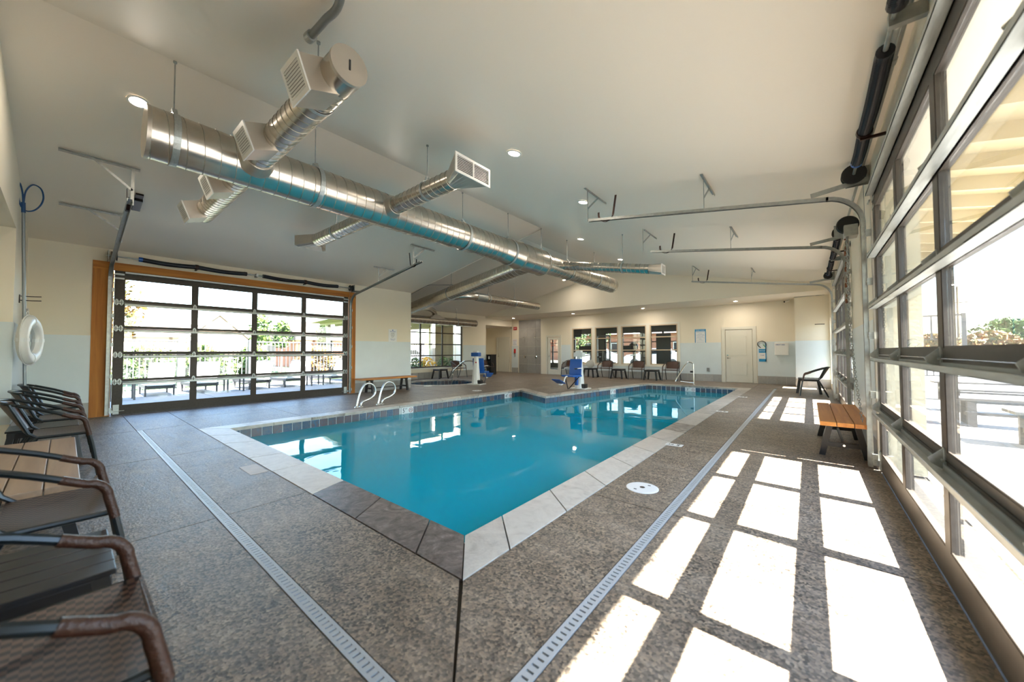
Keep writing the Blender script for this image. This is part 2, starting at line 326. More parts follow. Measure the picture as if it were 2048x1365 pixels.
def copy_tree(o, parent=None):
    c = o.copy(); COL.objects.link(c); c.parent = parent
    for ch in list(o.children): copy_tree(ch, c)
    return c
def dup(root, loc, rz, label, group=None):
    c = copy_tree(root); c.location = loc; c.rotation_euler = (0, 0, rz); c['label'] = label
    if group: c['group'] = group
    return c
def text(body, size, m, parent, loc, rot, name='lettering', align='CENTER', ext=0.001):
    cu = bpy.data.curves.new(name, 'FONT'); cu.body = body; cu.size = size; cu.align_x = align; cu.align_y = 'CENTER'; cu.extrude = ext; cu.resolution_u = 2
    t = bpy.data.objects.new(name, cu); COL.objects.link(t); bpy.context.view_layer.update()
    me = bpy.data.meshes.new_from_object(t); me.materials.clear(); me.materials.append(m); bpy.data.objects.remove(t)
    o = bpy.data.objects.new(name, me); COL.objects.link(o); o.parent = parent; o.location = loc; o.rotation_euler = rot
    return o
def arc(c, r, a0, a1, n, plane='xz'):
    out = []
    for i in range(n + 1):
        a = a0 + (a1 - a0) * i / n; u, v = r * math.cos(a), r * math.sin(a)
        out.append((c[0] + u, c[1], c[2] + v) if plane == 'xz' else (c[0], c[1] + u, c[2] + v) if plane == 'yz' else (c[0] + u, c[1] + v, c[2]))
    return out
def smooth_path(pts, k=6):
    """Catmull-Rom through the points"""
    P = [Vector(p) for p in pts]; P = [P[0] * 2 - P[1]] + P + [P[-1] * 2 - P[-2]]; out = []
    for i in range(1, len(P) - 2):
        for j in range(k):
            t = j / k; a, b, c, d = P[i - 1], P[i], P[i + 1], P[i + 2]
            out.append(0.5 * ((2 * b) + (c - a) * t + (2 * a - 5 * b + 4 * c - d) * t * t + (3 * b - a - 3 * c + d) * t ** 3))
    out.append(P[-2]); return out
def clip(poly, a, b, c):
    """keep a*x+b*y<=c"""
    out = []
    for i in range(len(poly)):
        p, q = poly[i], poly[(i + 1) % len(poly)]; dp = a * p[0] + b * p[1] - c; dq = a * q[0] + b * q[1] - c
        if dp <= 0: out.append(p)
        if (dp < 0 < dq) or (dq < 0 < dp):
            t = dp / (dp - dq); out.append((p[0] + (q[0] - p[0]) * t, p[1] + (q[1] - p[1]) * t))
    return out
def area(p): return abs(sum(p[i][0] * p[(i + 1) % len(p)][1] - p[(i + 1) % len(p)][0] * p[i][1] for i in range(len(p)))) / 2
def inset(poly, d):
    n = len(poly); s = sum(poly[i][0] * poly[(i + 1) % n][1] - poly[(i + 1) % n][0] * poly[i][1] for i in range(n)); sg = 1 if s > 0 else -1
    out = []
    for i in range(n):
        p0, p1, p2 = Vector((*poly[i - 1], 0)), Vector((*poly[i], 0)), Vector((*poly[(i + 1) % n], 0))
        e1 = (p1 - p0).normalized(); e2 = (p2 - p1).normalized()
        n1 = Vector((-e1.y, e1.x, 0)) * sg; n2 = Vector((-e2.y, e2.x, 0)) * sg
        k = 1 + n1.dot(n2); v = p1 + (n1 + n2) / max(k, 0.25) * d; out.append((v.x, v.y))
    return out
def ceilR(x): return 3.25 - 0.19 * x
def ceilL(x): return 4.2 + 0.194 * (x + 5)
def ceilF(x): return 4.455 + 0.205 * (x + 6.35)
# ---------------------------------------------------------------- floor, pool, spa
XL, XR, XA, YN, YP, YG, YB = -10.3, 0.53, -13.2, -0.43, 7.3, 14.0, 16.0
P_IN = [(-7.1, 1.65), (-1.74, 1.65), (-1.74, 13.5), (-4.57, 13.45), (-5.45, 8.1), (-6.95, 8.95)]
P_OUT = inset(P_IN, -0.31)
SPA = (-11.15, 9.35); SR = 1.25
circ = lambda c, r, n: [(c[0] + r * math.cos(2 * PI * i / n), c[1] + r * math.sin(2 * PI * i / n)) for i in range(n)]
floor = MB().prism([(-15.4, -1.4), (0.84, -1.4), (0.84, 16.5), (-15.4, 16.5)], -0.12, -0.02, [inset(P_IN, -0.02), circ(SPA, SR + 0.05, 40)]).build('floor', M['darkjoint'])
tag(floor, 'brown grey washed concrete pool deck in saw cut slabs', kind='structure')
def slab(poly, holes=()):
    if len(poly) < 3 or area(poly) < 0.01: return
    MB().prism(inset(poly, 0.004), -0.02, 0.0, holes).build('slab', M['deck'], floor)
def cells(poly, xs, ys, skip=None):
    xs = [-99] + xs + [99]; ys = [-99] + ys + [99]
    for i in range(len(xs) - 1):
        for j in range(len(ys) - 1):
            p = poly
            for a, b, c in ((-1, 0, -xs[i]), (1, 0, xs[i + 1]), (0, -1, -ys[j]), (0, 1, ys[j + 1])):
                p = clip(p, a, b, c)
                if len(p) < 3: break
            if len(p) >= 3 and area(p) > 0.01:
                if skip and skip(p): continue
                slab(p)
DX0, DX1, DY0, DY1 = -0.865, -0.80, 0.72, 0.785
y1 = P_OUT[0][1]; xr = P_OUT[1][0]; xl = -7.42
cells([(-10.3, -1.3), (XR, -1.3), (XR, DY0), (-10.3, DY0)], [-8.0, -5.76, -3.35, DX0], [])
cells([(-10.3, DY0), (-8.0, DY0), (-8.0, y1), (-10.3, y1)], [], [])
cells([(-8.0, DY1), (-3.35, DY1), (-3.35, y1), (-8.0, y1)], [-5.76], [])
cc = -0.11
slab(clip([(-3.35, DY1), (DX0, DY1), (DX0, y1), (-3.35, y1)], 1, 1, cc)); slab([(cc - DY1, DY1), (DX0, DY1), (DX0, 2.83), (xr, 2.83), (xr, y1)])
slab([(DX1, DY0), (XR, DY0), (XR, 2.83), (DX1, 2.83)])
JY = [2.83, 5.2, 7.6, 10.0, 12.4, 14.2]
cells([(xr, 2.83), (DX0, 2.83), (DX0, 14.2), (xr, 14.2)], [], JY[1:-1]); cells([(DX1, 2.83), (XR, 2.83), (XR, 14.2), (DX1, 14.2)], [], JY[1:-1])
cells([(-10.3, y1), (P_OUT[0][0], y1), (P_OUT[5][0] - 0.02, 7.3), (-10.3, 7.3)], [-8.9], [2.83, 5.2])
k9 = P_OUT[5]; k8 = P_OUT[4]; k7 = P_OUT[3]
cells([(-13.2, 7.3), (-9.5, 7.3), (-9.5, 7.7), (-13.2, 7.7)], [], [])
slab([(-13.2, 7.7), (-9.5, 7.7), (-9.5, 11.0), (-13.2, 11.0)], [circ(SPA, SR + 0.02, 40)])
cells([(-13.2, 11.0), (-9.5, 11.0), (-9.5, 14.2), (-13.2, 14.2)], [-11.3], [12.6])
cells([(-9.5, 7.3), (k9[0] - 0.03, 7.3), (k9[0], k9[1]), (-9.5, k9[1])], [], [])
cells([(-9.5, k9[1]), k9, (k9[0], k7[1]), (-9.5, k7[1])], [], [10.5])
slab([k9, k8, k7, (k9[0], k7[1])])
cells([(-9.5, k7[1]), (xr, k7[1]), (xr, 14.2), (-9.5, 14.2)], [], [])
cells([(-13.2, 14.2), (XR, 14.2), (XR, 16.25), (-13.2, 16.25)], [-10.9, -8.5, -6.1, -3.7, -1.4], [])
cells([(-15.3, 14.0), (-13.2, 14.0), (-13.2, 16.4), (-15.3, 16.4)], [], [])

pool = thing('swimming_pool', 'large turquoise indoor swimming pool with travertine rim and blue waterline tiles', 'pool', (0, 0, 0))
b = MB(); dz = lambda y: -1.16 + max(0, y - 5.5) * 0.045
for i in range(6):
    p, q = P_IN[i], P_IN[(i + 1) % 6]
    b.add([(p[0], p[1], -0.19), (q[0], q[1], -0.19), (q[0], q[1], dz(q[1])), (p[0], p[1], dz(p[1]))], [(0, 1, 2, 3)])
tri = tessellate_polygon([[Vector((*p, 0)) for p in P_IN]]); b.add([(p[0], p[1], dz(p[1])) for p in P_IN], [tuple(t) for t in tri])
b.build('basin', M['plaster'], pool)
b = MB()
for i in range(6):
    p, q = P_IN[i], P_IN[(i + 1) % 6]; po, qo = inset(P_IN, -0.02)[i], inset(P_IN, -0.02)[(i + 1) % 6]
    b.add([(*p, -0.2), (*q, -0.2), (*q, -0.03), (*p, -0.03), (*po, -0.2), (*qo, -0.2), (*qo, -0.03), (*po, -0.03)], [(0, 1, 2, 3), (3, 2, 6, 7), (4, 7, 6, 5)])
b.build('grout_band', M['grout'], pool)
wp = inset(P_IN, 0.0)
MB().add([(x, y, -0.185) for x, y in wp], [tuple(t) for t in [(t[0], t[1], t[2]) if (Vector(wp[t[1]]) - Vector(wp[t[0]])).cross(Vector(wp[t[2]]) - Vector(wp[t[0]])) > 0 else (t[0], t[2], t[1]) for t in tri]]).build('water', M['water'], pool)
M['copingdark'] = variegated('dark_travertine', [(0.035, 0.027, 0.025), (0.09, 0.07, 0.06), (0.17, 0.14, 0.125), (0.30, 0.265, 0.24)], 7, 0.42, 0.12, 0.35, -0.38)
M['copinglight'] = variegated('pale_travertine', [(0.25, 0.22, 0.19), (0.42, 0.385, 0.34), (0.53, 0.49, 0.44), (0.60, 0.56, 0.50), (0.64, 0.60, 0.54)], 6, 0.45, 0.22, 0.25)
IN2 = inset(P_IN, 0.018)
def lerp(a, c, t): return (a[0] + (c[0] - a[0]) * t, a[1] + (c[1] - a[1]) * t)
for i in range(6):
    a, c, A, C2 = IN2[i], IN2[(i + 1) % 6], P_OUT[i], P_OUT[(i + 1) % 6]; L = math.dist(a, c)
    if i == 0: ts = [(x + 7.1) / 5.36 for x in (-6.45, -5.80, -4.87, -4.22, -3.38, -2.74, -2.10)]
    elif i == 1: ts = [(y - 1.65) / 11.85 for y in [2.02 + 0.635 * k for k in range(18)]]
    else: n = max(1, round(L / 0.62)); ts = [k / n for k in range(1, n)]
    ts = [0] + ts + [1]
    for k in range(len(ts) - 1):
        g = 0.004 / L; t0, t1 = ts[k] + (g if k else 0.0), ts[k + 1] - g
        if k == 0: g0 = 0
        q = [lerp(a, c, t0), lerp(a, c, t1), lerp(A, C2, t1), lerp(A, C2, t0)]
        q = inset(q, 0.002)
        mt = M['coping']
        if i == 0: mt = M['copingdark'] if k >= 5 else M['copinglight']
        elif i == 1 and k < 5: mt = M['copinglight']
        cx = sum(v[0] for v in q) / 4; cy = sum(v[1] for v in q) / 4
        MB().prism([(v[0] - cx, v[1] - cy) for v in q], -0.045, 0.004).build('coping_stone', mt, pool, loc=(cx, cy, 0))
tile_me = MB().rbox(-0.0695, 0.0695, -0.010, 0.004, -0.0695, 0.0695, 0.003).mesh('waterline_tile', M['pooltile'])
def tiles_on(p, q, skip=()):
    L = math.dist(p, q); n = int(L / 0.15); d = ((q[0] - p[0]) / L, (q[1] - p[1]) / L); ang = math.atan2(d[1], d[0])
    for k in range(n):
        s = (k + 0.5) * L / n
        if any(a < s < e for a, e in skip): continue
        inst('waterline_tile', tile_me, pool, (p[0] + d[0] * s, p[1] + d[1] * s, -0.121), (0, 0, ang + PI))
tiles_on(P_IN[5], P_IN[0], [(8.95 - 5.06, 8.95 - 4.73), (0.42, 0.76)]); tiles_on(P_IN[4], P_IN[5]); tiles_on(P_IN[3], P_IN[4], [(2.1, 2.43)]); tiles_on(P_IN[2], P_IN[3], [(1.24, 1.57)])
def depth_tile(p, q, s, num):
    """white depth marker set in the waterline, with its number and a no diving ring"""
    L = math.dist(p, q); d = ((q[0] - p[0]) / L, (q[1] - p[1]) / L); ang = math.atan2(d[1], d[0]) + PI
    o = MB().rbox(-0.155, 0.155, -0.014, 0.004, -0.074, 0.074, 0.003).build('depth_marker', M['white'], pool, loc=(p[0] + d[0] * s, p[1] + d[1] * s, -0.119), rot=(0, 0, ang))
    text(num, 0.13, M['ink'], o, (-0.10, -0.0155, 0), (PI / 2, 0, 0)); text('FT', 0.05, M['ink'], o, (-0.035, -0.0155, 0.035), (PI / 2, 0, 0))
    MB().tube([(0.085 + 0.045 * math.cos(t * PI / 12), -0.0155, 0.045 * math.sin(t * PI / 12)) for t in range(24)], 0.005, 5, closed=True).beam((0.055, -0.0155, 0.032), (0.115, -0.0155, -0.032), 0.008, 0.002).build('no_diving_ring', M['inkred'], o)
    MB().tube([(0.06, -0.0155, -0.01), (0.085, -0.0155, 0.012), (0.11, -0.0155, 0.0)], 0.004, 5).build('diver_figure', M['ink'], o)
depth_tile(P_IN[5], P_IN[0], 8.95 - 4.895, '5'); depth_tile(P_IN[5], P_IN[0], 0.59, '4'); depth_tile(P_IN[3], P_IN[4], 2.27, '3'); depth_tile(P_IN[2], P_IN[3], 1.405, '3')
for x, y, z in ((-4.66, 3.67, -1.15), (-6.34, 3.87, -1.15)):
    MB().lathe([(0.0, 0.0), (0.13, 0.0), (0.14, 0.012), (0.12, 0.03), (0.0, 0.035)], 24, (x, y, z)).build('main_drain', M['white'], pool)
# deck markers, lids
for (x, y, lab, txt) in ((-1.355, 4.93, 'white depth tile set in deck nearest the camera along the pool edge', '5'), (-1.35, 8.2, 'white depth tile in deck halfway along the straight pool edge', '4'), (-1.35, 11.1, 'white depth tile in deck near far end of the straight pool edge', '3')):
    t = thing('deck_depth_tile', lab, 'marker', (x, y, 0.0), PI, 'depth tiles in the deck')
    MB().rbox(-0.10, 0.10, -0.06, 0.06, -0.004, 0.0045, 0.002).build('tile', M['white'], t); text(txt, 0.10, M['ink'], t, (-0.05, 0, 0.005), (0, 0, 0)); text('FT', 0.07, M['ink'], t, (0.04, 0.0, 0.005), (0, 0, 0))
def lid(x, y, r, lab):
    t = thing('skimmer_lid', lab, 'lid', (x, y, 0), 0, 'round white skimmer lids in the deck')
    MB().lathe([(0, -0.005), (r, -0.005), (r, 0.003), (r * 0.93, 0.006), (0, 0.006)], 36).build('cover', M['white'], t)
    MB().lathe([(0, 0.0062), (0.022, 0.0062), (0.022, 0.0075), (0, 0.0075)], 16).build('plug', M['darkslat'], t)
    for s in (-1, 1): MB().rbox(-0.012, 0.012, -0.007, 0.007, 0.0062, 0.0078, 0.0005).build('finger_hole', M['darkslat'], t, loc=(s * 0.035, s * 0.075, 0))
lid(-1.155, 3.22, 0.135, 'round white skimmer lid in deck between pool edge and long drain')
lid(-10.35, 8.05, 0.15, 'round white lid in deck beside the hot tub'); lid(-7.9, 8.0, 0.15, 'round white lid in deck past the grab rails')
MB().prism([(-4.62, 1.17), (-4.24, 1.17), (-4.24, 1.32), (-4.62, 1.32)], 0.0, 0.0022).build('tile_insert', mat('beige_insert', (0.47, 0.40, 0.34), 0.5, noise=0.15), floor)
# trench drains
def drain(name, lab, p, q, wv):
    p, q = Vector(p), Vector(q); L = (q - p).length; rz = math.atan2((q - p).y, (q - p).x)
    t = thing(name, lab, 'drain', (p.x, p.y, 0), rz); w = wv / 2
    MB().box(0, L, -w, -0.016, -0.012, 0.0015).box(0, L, 0.016, w, -0.012, 0.0015).build('edge_frame', M['drainplastic'], t)
    b = MB(); n = int(L / 0.034)
    for k in range(n): b.box(k * 0.034, k * 0.034 + 0.024, -0.016, 0.016, -0.010, 0.0012)
    tag(b.build('grate_bars', M['drainplastic'], t), kind='stuff'); MB().box(0, L, -w, w, -0.019, -0.014).build('channel', M['darkjoint'], t)
M['drainplastic'] = mat('grey_drain_plastic', (0.42, 0.44, 0.45), 0.4)
drain('trench_drain', 'pale grey slotted drain running along the sunny side of the pool', ((DX0 + DX1) / 2, DY0, 0), ((DX0 + DX1) / 2, 14.1, 0), 0.062)
drain('trench_drain', 'pale grey slotted drain crossing the deck in front of the chairs', (-8.0, (DY0 + DY1) / 2, 0), (DX0 - 0.002, (DY0 + DY1) / 2, 0), 0.062)
# hot tub
spa = thing('hot_tub', 'round sunken hot tub with pale rim and dark blue tiles', 'hot tub', (SPA[0], SPA[1], 0))
MB().lathe([(SR, -0.3), (SR, -0.9), (0.5, -0.95), (0.0, -0.95)], 40, caps=False).build('basin', M['spaplaster'], spa)
MB().lathe([(SR + 0.0, -0.3), (SR + 0.02, -0.3), (SR + 0.02, -0.03), (SR, -0.03)], 40, caps=False).build('grout_band', M['grout'], spa)
wt = MB(); wt.add([(SR * math.cos(2 * PI * i / 40), SR * math.sin(2 * PI * i / 40), -0.17) for i in range(40)], [tuple(range(40))]); wt.v = [(a, b_, -0.26) for a, b_, c_ in wt.v]; wt.build('water', M['spawater'], spa)
for i in range(16):
    a0, a1 = 2 * PI * i / 16 + 0.006, 2 * PI * (i + 1) / 16 - 0.006; pts = [(SR * math.cos(a0 + (a1 - a0) * k / 4), SR * math.sin(a0 + (a1 - a0) * k / 4)) for k in range(5)] + [((SR + 0.3) * math.cos(a1 - (a1 - a0) * k / 4), (SR + 0.3) * math.sin(a1 - (a1 - a0) * k / 4)) for k in range(5)]
    MB().prism(pts, -0.04, 0.005).build('coping_stone', M['coping'], spa)
for i in range(52):
    a = 2 * PI * i / 52
    for z in (-0.115, -0.262): inst('waterline_tile', tile_me, spa, (SR * math.cos(a), SR * math.sin(a), z), (0, 0, a - PI / 2))
# ---------------------------------------------------------------- walls and ceiling
def st(o, lab=None): return tag(o, lab, kind='structure')
ZW, ZB = 1.52, 0.28
def wpan(parent, boxes, m='panel'):
    b = MB()
    for q in boxes: b.box(*q)
    return b.build('wainscot', M[m], parent)
bt_me = {}
def base_tiles(parent, p, q, nrm, h=ZB, w=0.305):
    """row of base tiles from p to q on a wall whose inward normal is nrm"""
    L = math.dist(p, q); n = max(1, round(L / w)); s = L / n; d = ((q[0] - p[0]) / L, (q[1] - p[1]) / L)
    key = round(s, 3), h
    if key not in bt_me: bt_me[key] = MB().rbox(-s / 2 + 0.002, s / 2 - 0.002, -0.012, 0.0, 0.0, h, 0.002).mesh('base_tile', M['basetile'])
    ang = math.atan2(nrm[1], nrm[0]) + PI / 2
    for k in range(n):
        t = (k + 0.5) * s; inst('base_tile', bt_me[key], parent, (p[0] + d[0] * t, p[1] + d[1] * t, 0.0), (0, 0, ang))
T = 3.3
wl = st(MB().box(-10.55, XL, -0.6, 0.30, 0, T).box(-10.55, XL, 0.30, 5.37, 2.93, T).box(-10.55, XL, 5.37, 7.3, 0, T).build('wall_left', M['cream']), 'cream wall with the cedar framed glass door')
wpan(wl, [(XL, XL + 0.008, YN, 0.30, ZB, ZW), (XL, XL + 0.008, 5.37, 7.3, ZB, ZW)]); base_tiles(wl, (XL, YN), (XL, 0.30), (1, 0)); base_tiles(wl, (XL, 5.37), (XL, 7.3), (1, 0))
wpt = st(MB().box(-13.4, -10.56, 7.1, 7.299, 0, 3.3).box(-10.56, -10.31, 7.12, 7.302, 3.17, 3.5).build('wall_partition', M['cream']), 'cream return wall beside the hot tub alcove')
wa = MB().box(-13.4, XA, 7.3, 8.65, 0, T).box(-13.4, XA, 8.65, 12.4, 0, 0.47).box(-13.4, XA, 8.65, 12.4, 2.57, T).box(-13.4, XA, 12.4, 14.02, 0, T).box(-13.4, XA, 14.02, 16.4, 2.6, T).build('wall_alcove', M['cream'])
st(wa, 'cream alcove wall with the black gridded window'); wpan(wa, [(XA, XA + 0.008, 12.4, 14.02, ZB, ZW)]); base_tiles(wa, (XA, 7.3), (XA, 14.02), (1, 0))
# back wall with openings
GW = [(-9.16, -8.06), (-7.91, -6.76), (-6.62, -5.48), (-5.33, -4.19)]
b = MB(); x = -10.95
for x0, x1, z0, z1 in [(-10.62, -9.86, 0, 1.95)] + [(a, c, 0.6, 2.33) for a, c in GW] + [(-2.5, -1.58, 0, 2.0)]:
    b.box(x, x0, YB, YB + 0.15, 0, T); 
    if z0 > 0: b.box(x0, x1, YB, YB + 0.15, 0, z0)
    b.box(x0, x1, YB, YB + 0.15, z1, T); x = x1
b.box(x, 0.84, YB, YB + 0.15, 0, T).box(-11.05, -10.95, YB, 16.35, 0, T).box(-12.7, -10.95, 16.2, 16.35, 0, T).box(-13.2, -12.7, 16.2, 16.35, 0, T)
b.box(-15.4, -13.4, 16.4, 16.5, 0, T).box(-2.55, -1.55, YB + 0.06, YB + 0.149, 0, 2.05)  # last box: unseen filler added to stop light leaking round the panel door
wb = st(b.build('wall_back', M['cream']), 'cream far wall with gym windows, doors and signs')
wpan(wb, [(-9.80, -9.22, YB - 0.008, YB, ZB, ZW), (-9.22, -4.13, YB - 0.008, YB, ZB, 0.52), (-4.13, -2.62, YB - 0.008, YB, ZB, ZW), (-1.46, -0.34, YB - 0.008, YB, ZB, ZW), (-13.2, -12.74, 16.192, 16.2, ZB, ZW)])
base_tiles(wb, (-4.13, YB), (-2.62, YB), (0, -1)); base_tiles(wb, (-1.46, YB), (-0.34, YB), (0, -1)); base_tiles(wb, (-9.80, YB), (-4.13, YB), (0, -1)); base_tiles(wb, (-13.2, 16.2), (-12.74, 16.2), (0, -1))
for i in range(3):
    for j in range(6):
        sh = MB().rbox(-0.288, 0.288, -0.012, 0.0, -0.242, 0.242, 0.002)
        if i == j == 0: sh_me = sh.mesh('shower_tile', M['showertile'])
        inst('shower_tile', sh_me, wb, (-12.39 + i * 0.582, 16.2, 0.247 + j * 0.49), (0, 0, 0))
wc = st(MB().box(-0.34, 0.53, 15.2, 16.0, 0, 3.0).build('wall_corner', M['cream']), 'cream boxed out corner beside the last side window')
wpan(wc, [(-0.34, XR, 15.192, 15.2, ZB, ZW), (-0.348, -0.34, 15.2, 16.0, ZB, ZW)]); base_tiles(wc, (-0.34, 15.2), (XR, 15.2), (0, -1)); base_tiles(wc, (-0.34, 15.2), (-0.34, 16.0), (-1, 0))
X2 = 0.83; D2 = (7.6, 11.75)
b = MB()
for y0, y1_, z0, z1 in ((-1.5, 0.58, 0, T), (0.58, 5.17, 2.8, T), (5.17, D2[0], 0, T), (D2[0], D2[1], 2.8, T), (D2[1], 14.45, 0, T), (14.45, 15.12, 0, 0.18), (14.45, 15.12, 2.2, T), (15.12, 16.5, 0, T)): b.box(XR, X2, y0, y1_, z0, z1)
wr = st(b.build('wall_right', M['cream']), 'cream side wall between the two glass roll up doors')
wpan(wr, [(XR - 0.008, XR, 5.22, D2[0] - 0.05, ZB, ZW), (XR - 0.008, XR, D2[1] + 0.05, 14.4, ZB, ZW)]); base_tiles(wr, (XR, 5.22), (XR, D2[0] - 0.05), (-1, 0)); base_tiles(wr, (XR, D2[1] + 0.05), (XR, 14.4), (-1, 0))
# outside skin of that wall is stucco
st(MB().box(X2, X2 + 0.02, 5.17, D2[0], 0, 3.0).box(X2, X2 + 0.02, D2[1], 14.45, 0, 3.0).box(X2, X2 + 0.02, -1.5, 0.58, 0, 3.0).box(XR + 0.05, X2 + 0.02, 5.162, 5.17, 0, 2.8).build('trim_stucco', M['stucco']), 'cream stucco jamb and outer face beside the near glass door')
b = MB().box(-10.55, -8.0, -0.6, YN, 0, 2.83)
b.add([(x, y, z) for y in (-0.6, YN) for x, z in ((-10.55, 2.83), (0.83, 2.83), (0.83, 3.2), (-5, 4.3), (-10.55, 3.2))], [(0, 1, 2, 3, 4), (9, 8, 7, 6, 5), (0, 5, 6, 1)])
FX = []
b.box(-8.0, 0.83, -1.5, -1.3, 0, 2.83)
b.box(-8.2, -8.0, -1.5, -0.6, 0, 2.83).box(-8.2, 0.83, -1.5, -0.6, 2.83, 2.95)
wf = st(b.build('wall_front', M['cream']), 'cream near wall behind the row of chairs')
for i, (x0, x1) in enumerate(FX):
    b = MB()
    for k in range(4): xx = x0 + (x1 - x0) * k / 3; b.box(xx - 0.04, xx + 0.04, -1.44, -1.38, 0.1, 2.7)
    for z in (0.13, 0.65, 1.15, 1.65, 2.15, 2.67): b.box(x0, x1, -1.43, -1.39, z - 0.03, z + 0.03)
    w = st(b.build('window_%d' % (11 + i), M['bronze']), 'gridded window behind the row of chairs')
    MB().box(x0, x1, -1.412, -1.408, 0.1, 2.7).build('pane', M['glass'], w)
wpan(wf, [(-10.3, -8.0, YN, YN + 0.008, ZB, 1.6), (-8.0, -7.992, -1.3, YN, ZB, 1.6)]); base_tiles(wf, (-10.3, YN), (-8.0, YN), (0, 1))
# ceiling: near vault, wider far vault, end gable and soffit
b = MB()
def slope(b, x0, x1, y0, y1_, zf, th=0.16):
    v = [(x, y, zf(x) + d) for d in (0, th) for x, y in ((x0, y0), (x1, y0), (x1, y1_), (x0, y1_))]
    b.add(v, [(0, 1, 2, 3), (7, 6, 5, 4), (0, 4, 5, 1), (1, 5, 6, 2), (2, 6, 7, 3), (3, 7, 4, 0)])
slope(b, -5.0, 0.85, -1.5, YP, ceilR)
ceiling = st(b.build('ceiling', M['ceil']), 'cream vaulted ceiling over the pool')
b = MB(); slope(b, -11.3, -5.0, -1.5, YP, ceilL); b.build('left_slope', M['ceil'], ceiling)
b = MB(); slope(b, -6.35, 0.85, YP, 16.5, ceilR); b.build('far_slope', M['ceil'], ceiling)
b = MB(); slope(b, -14.3, -6.35, YP, 16.5, ceilF); b.build('alcove_slope', M['ceil'], ceiling)
b = MB(); b.add([(-13.4, YP, 2.9), (-10.3, YP, 3.16), (-5, YP, 4.18), (-6.35, YP, 4.6), (-13.4, YP, 3.3)], [(0, 1, 2, 3, 4)]).add([(-5, YP, 4.19), (-6.35, YP, 3.95), (-6.35, YP, 4.62)], [(0, 1, 2)]).build('step_face', M['ceil'], ceiling)
b = MB(); pg = [(-13.4, 2.97), (0.53, 2.97), (0.53, 3.2), (-6.35, 4.55), (-13.4, 3.1)]
b.add([(x, y, z) for y in (YG, YG + 0.1) for x, z in pg], [(0, 1, 2, 3, 4), (9, 8, 7, 6, 5), (0, 5, 6, 1)]); b.build('end_gable', M['cream'], ceiling)
MB().box(-15.4, 0.53, YG + 0.1, 16.5, 2.97, 3.07).box(-15.4, -13.4, 13.9, 16.5, 2.6, 2.7).build('soffit', M['ceil'], ceiling)
st(MB().box(-15.5, -15.4, 13.8, 16.5, 0, 3).box(-15.4, -13.4, 13.9, 14.02, 0, 2.7).build('wall_hall', M['cream']), 'cream hallway wall past the alcove')
# recessed lights
def spot(x, y, zf, sl, lab, r=0.075):
    t = thing('recessed_light', lab, 'light', (x, y, zf), 0, 'recessed ceiling lights'); t.rotation_euler = (0, -math.atan(sl), 0)
    MB().lathe([(r, -0.002), (r + 0.022, -0.002), (r + 0.022, -0.010), (r, -0.014), (r, -0.002)], 24, caps=False).build('trim_ring', M['white'], t)
    MB().lathe([(0, -0.006), (r, -0.006), (r, -0.004), (0, -0.004)], 24).build('diffuser', M['lamp'], t)
    ld = bpy.data.lights.new('lamp_light', 'AREA'); ld.shape = 'DISK'; ld.size = 0.14; ld.energy = 4.0 if zf > 3.0 else 4.5; ld.color = (1.0, 0.87, 0.72)
    lo = bpy.data.objects.new('lamp_light', ld); COL.objects.link(lo); lo.parent = t; lo.location = (0, 0, -0.016)
NM = ['over the near end of the big duct', 'on open ceiling above the middle of the pool', 'above the near door track hook', 'next along toward the far gable', 'above the drooping branch duct']
spot(-5.82, 0.47, ceilL(-5.82), 0.191, 'round ceiling light above the capped end of the big duct')
for (x, y), lab in zip([(-2.95, 3.68), (-3.02, 5.70), (-4.52, 8.38), (-4.59, 11.12)], ['round ceiling light alone on open ceiling above the pool middle', 'round ceiling light beside the end hook of the nearest door track', 'round ceiling light between branch duct and second door track', 'round ceiling light above the drooping branch duct end']): spot(x, y, ceilR(x), -0.19, lab)
for (x, y), lab in zip([(-5.93, 5.7), (-5.91, 3.7)], ['ceiling light half hidden behind a hanger of the big duct', 'ceiling light peeking over the flared grille branch']): spot(x, y, ceilL(x), 0.191, lab)
for (x, y), lab in zip([(-7.75, 10.45), (-7.78, 13.0)], ['ceiling light under the joint of the big ducts', 'ceiling light nearest the end gable']): spot(x, y, ceilF(x), 0.205, lab)
for x, lab in ((-12.16, 'soffit light in front of the tiled shower'), (-8.55, 'soffit light before the first gym window'), (-5.28, 'soffit light before the last gym window'), (-1.99, 'soffit light in front of the white panel door')): spot(x, 15.06, 2.97, 0, lab, 0.065)
# ---------------------------------------------------------------- sectional glass doors
ZJ = [0.0, 0.635, 1.155, 1.665, 2.17, 2.79]
PZ = [(0.18, 0.59), (0.68, 1.10), (1.21, 1.62), (1.71, 2.12), (2.22, 2.63)]
def hinge_bm(x, z):
    b = MB()
    for s, h in ((1, 0.062), (-1, 0.055)):
        p = [(x - 0.028, z + s * 0.004), (x + 0.028, z + s * 0.004), (x + 0.030, z + s * 0.022), (x + 0.010, z + s * h), (x - 0.010, z + s * h), (x - 0.030, z + s * 0.022)]
        b.add([(u, y, w) for y in (-0.006, 0.0) for u, w in p], [(0, 1, 2, 3, 4, 5), (11, 10, 9, 8, 7, 6)] + [(i, i + 6, (i + 1) % 6 + 6, (i + 1) % 6) for i in range(6)])
    b.cyl((x - 0.03, -0.010, z), (x + 0.03, -0.010, z), 0.006, 8)
    b.add([(x + s, y, z + w) for s in (-0.003, 0.003) for y, w in ((-0.004, 0.06), (-0.06, 0.004), (-0.05, -0.02), (-0.004, -0.05))], [(0, 1, 2, 3), (7, 6, 5, 4), (0, 4, 5, 1), (1, 5, 6, 2), (2, 6, 7, 3)])
    return b
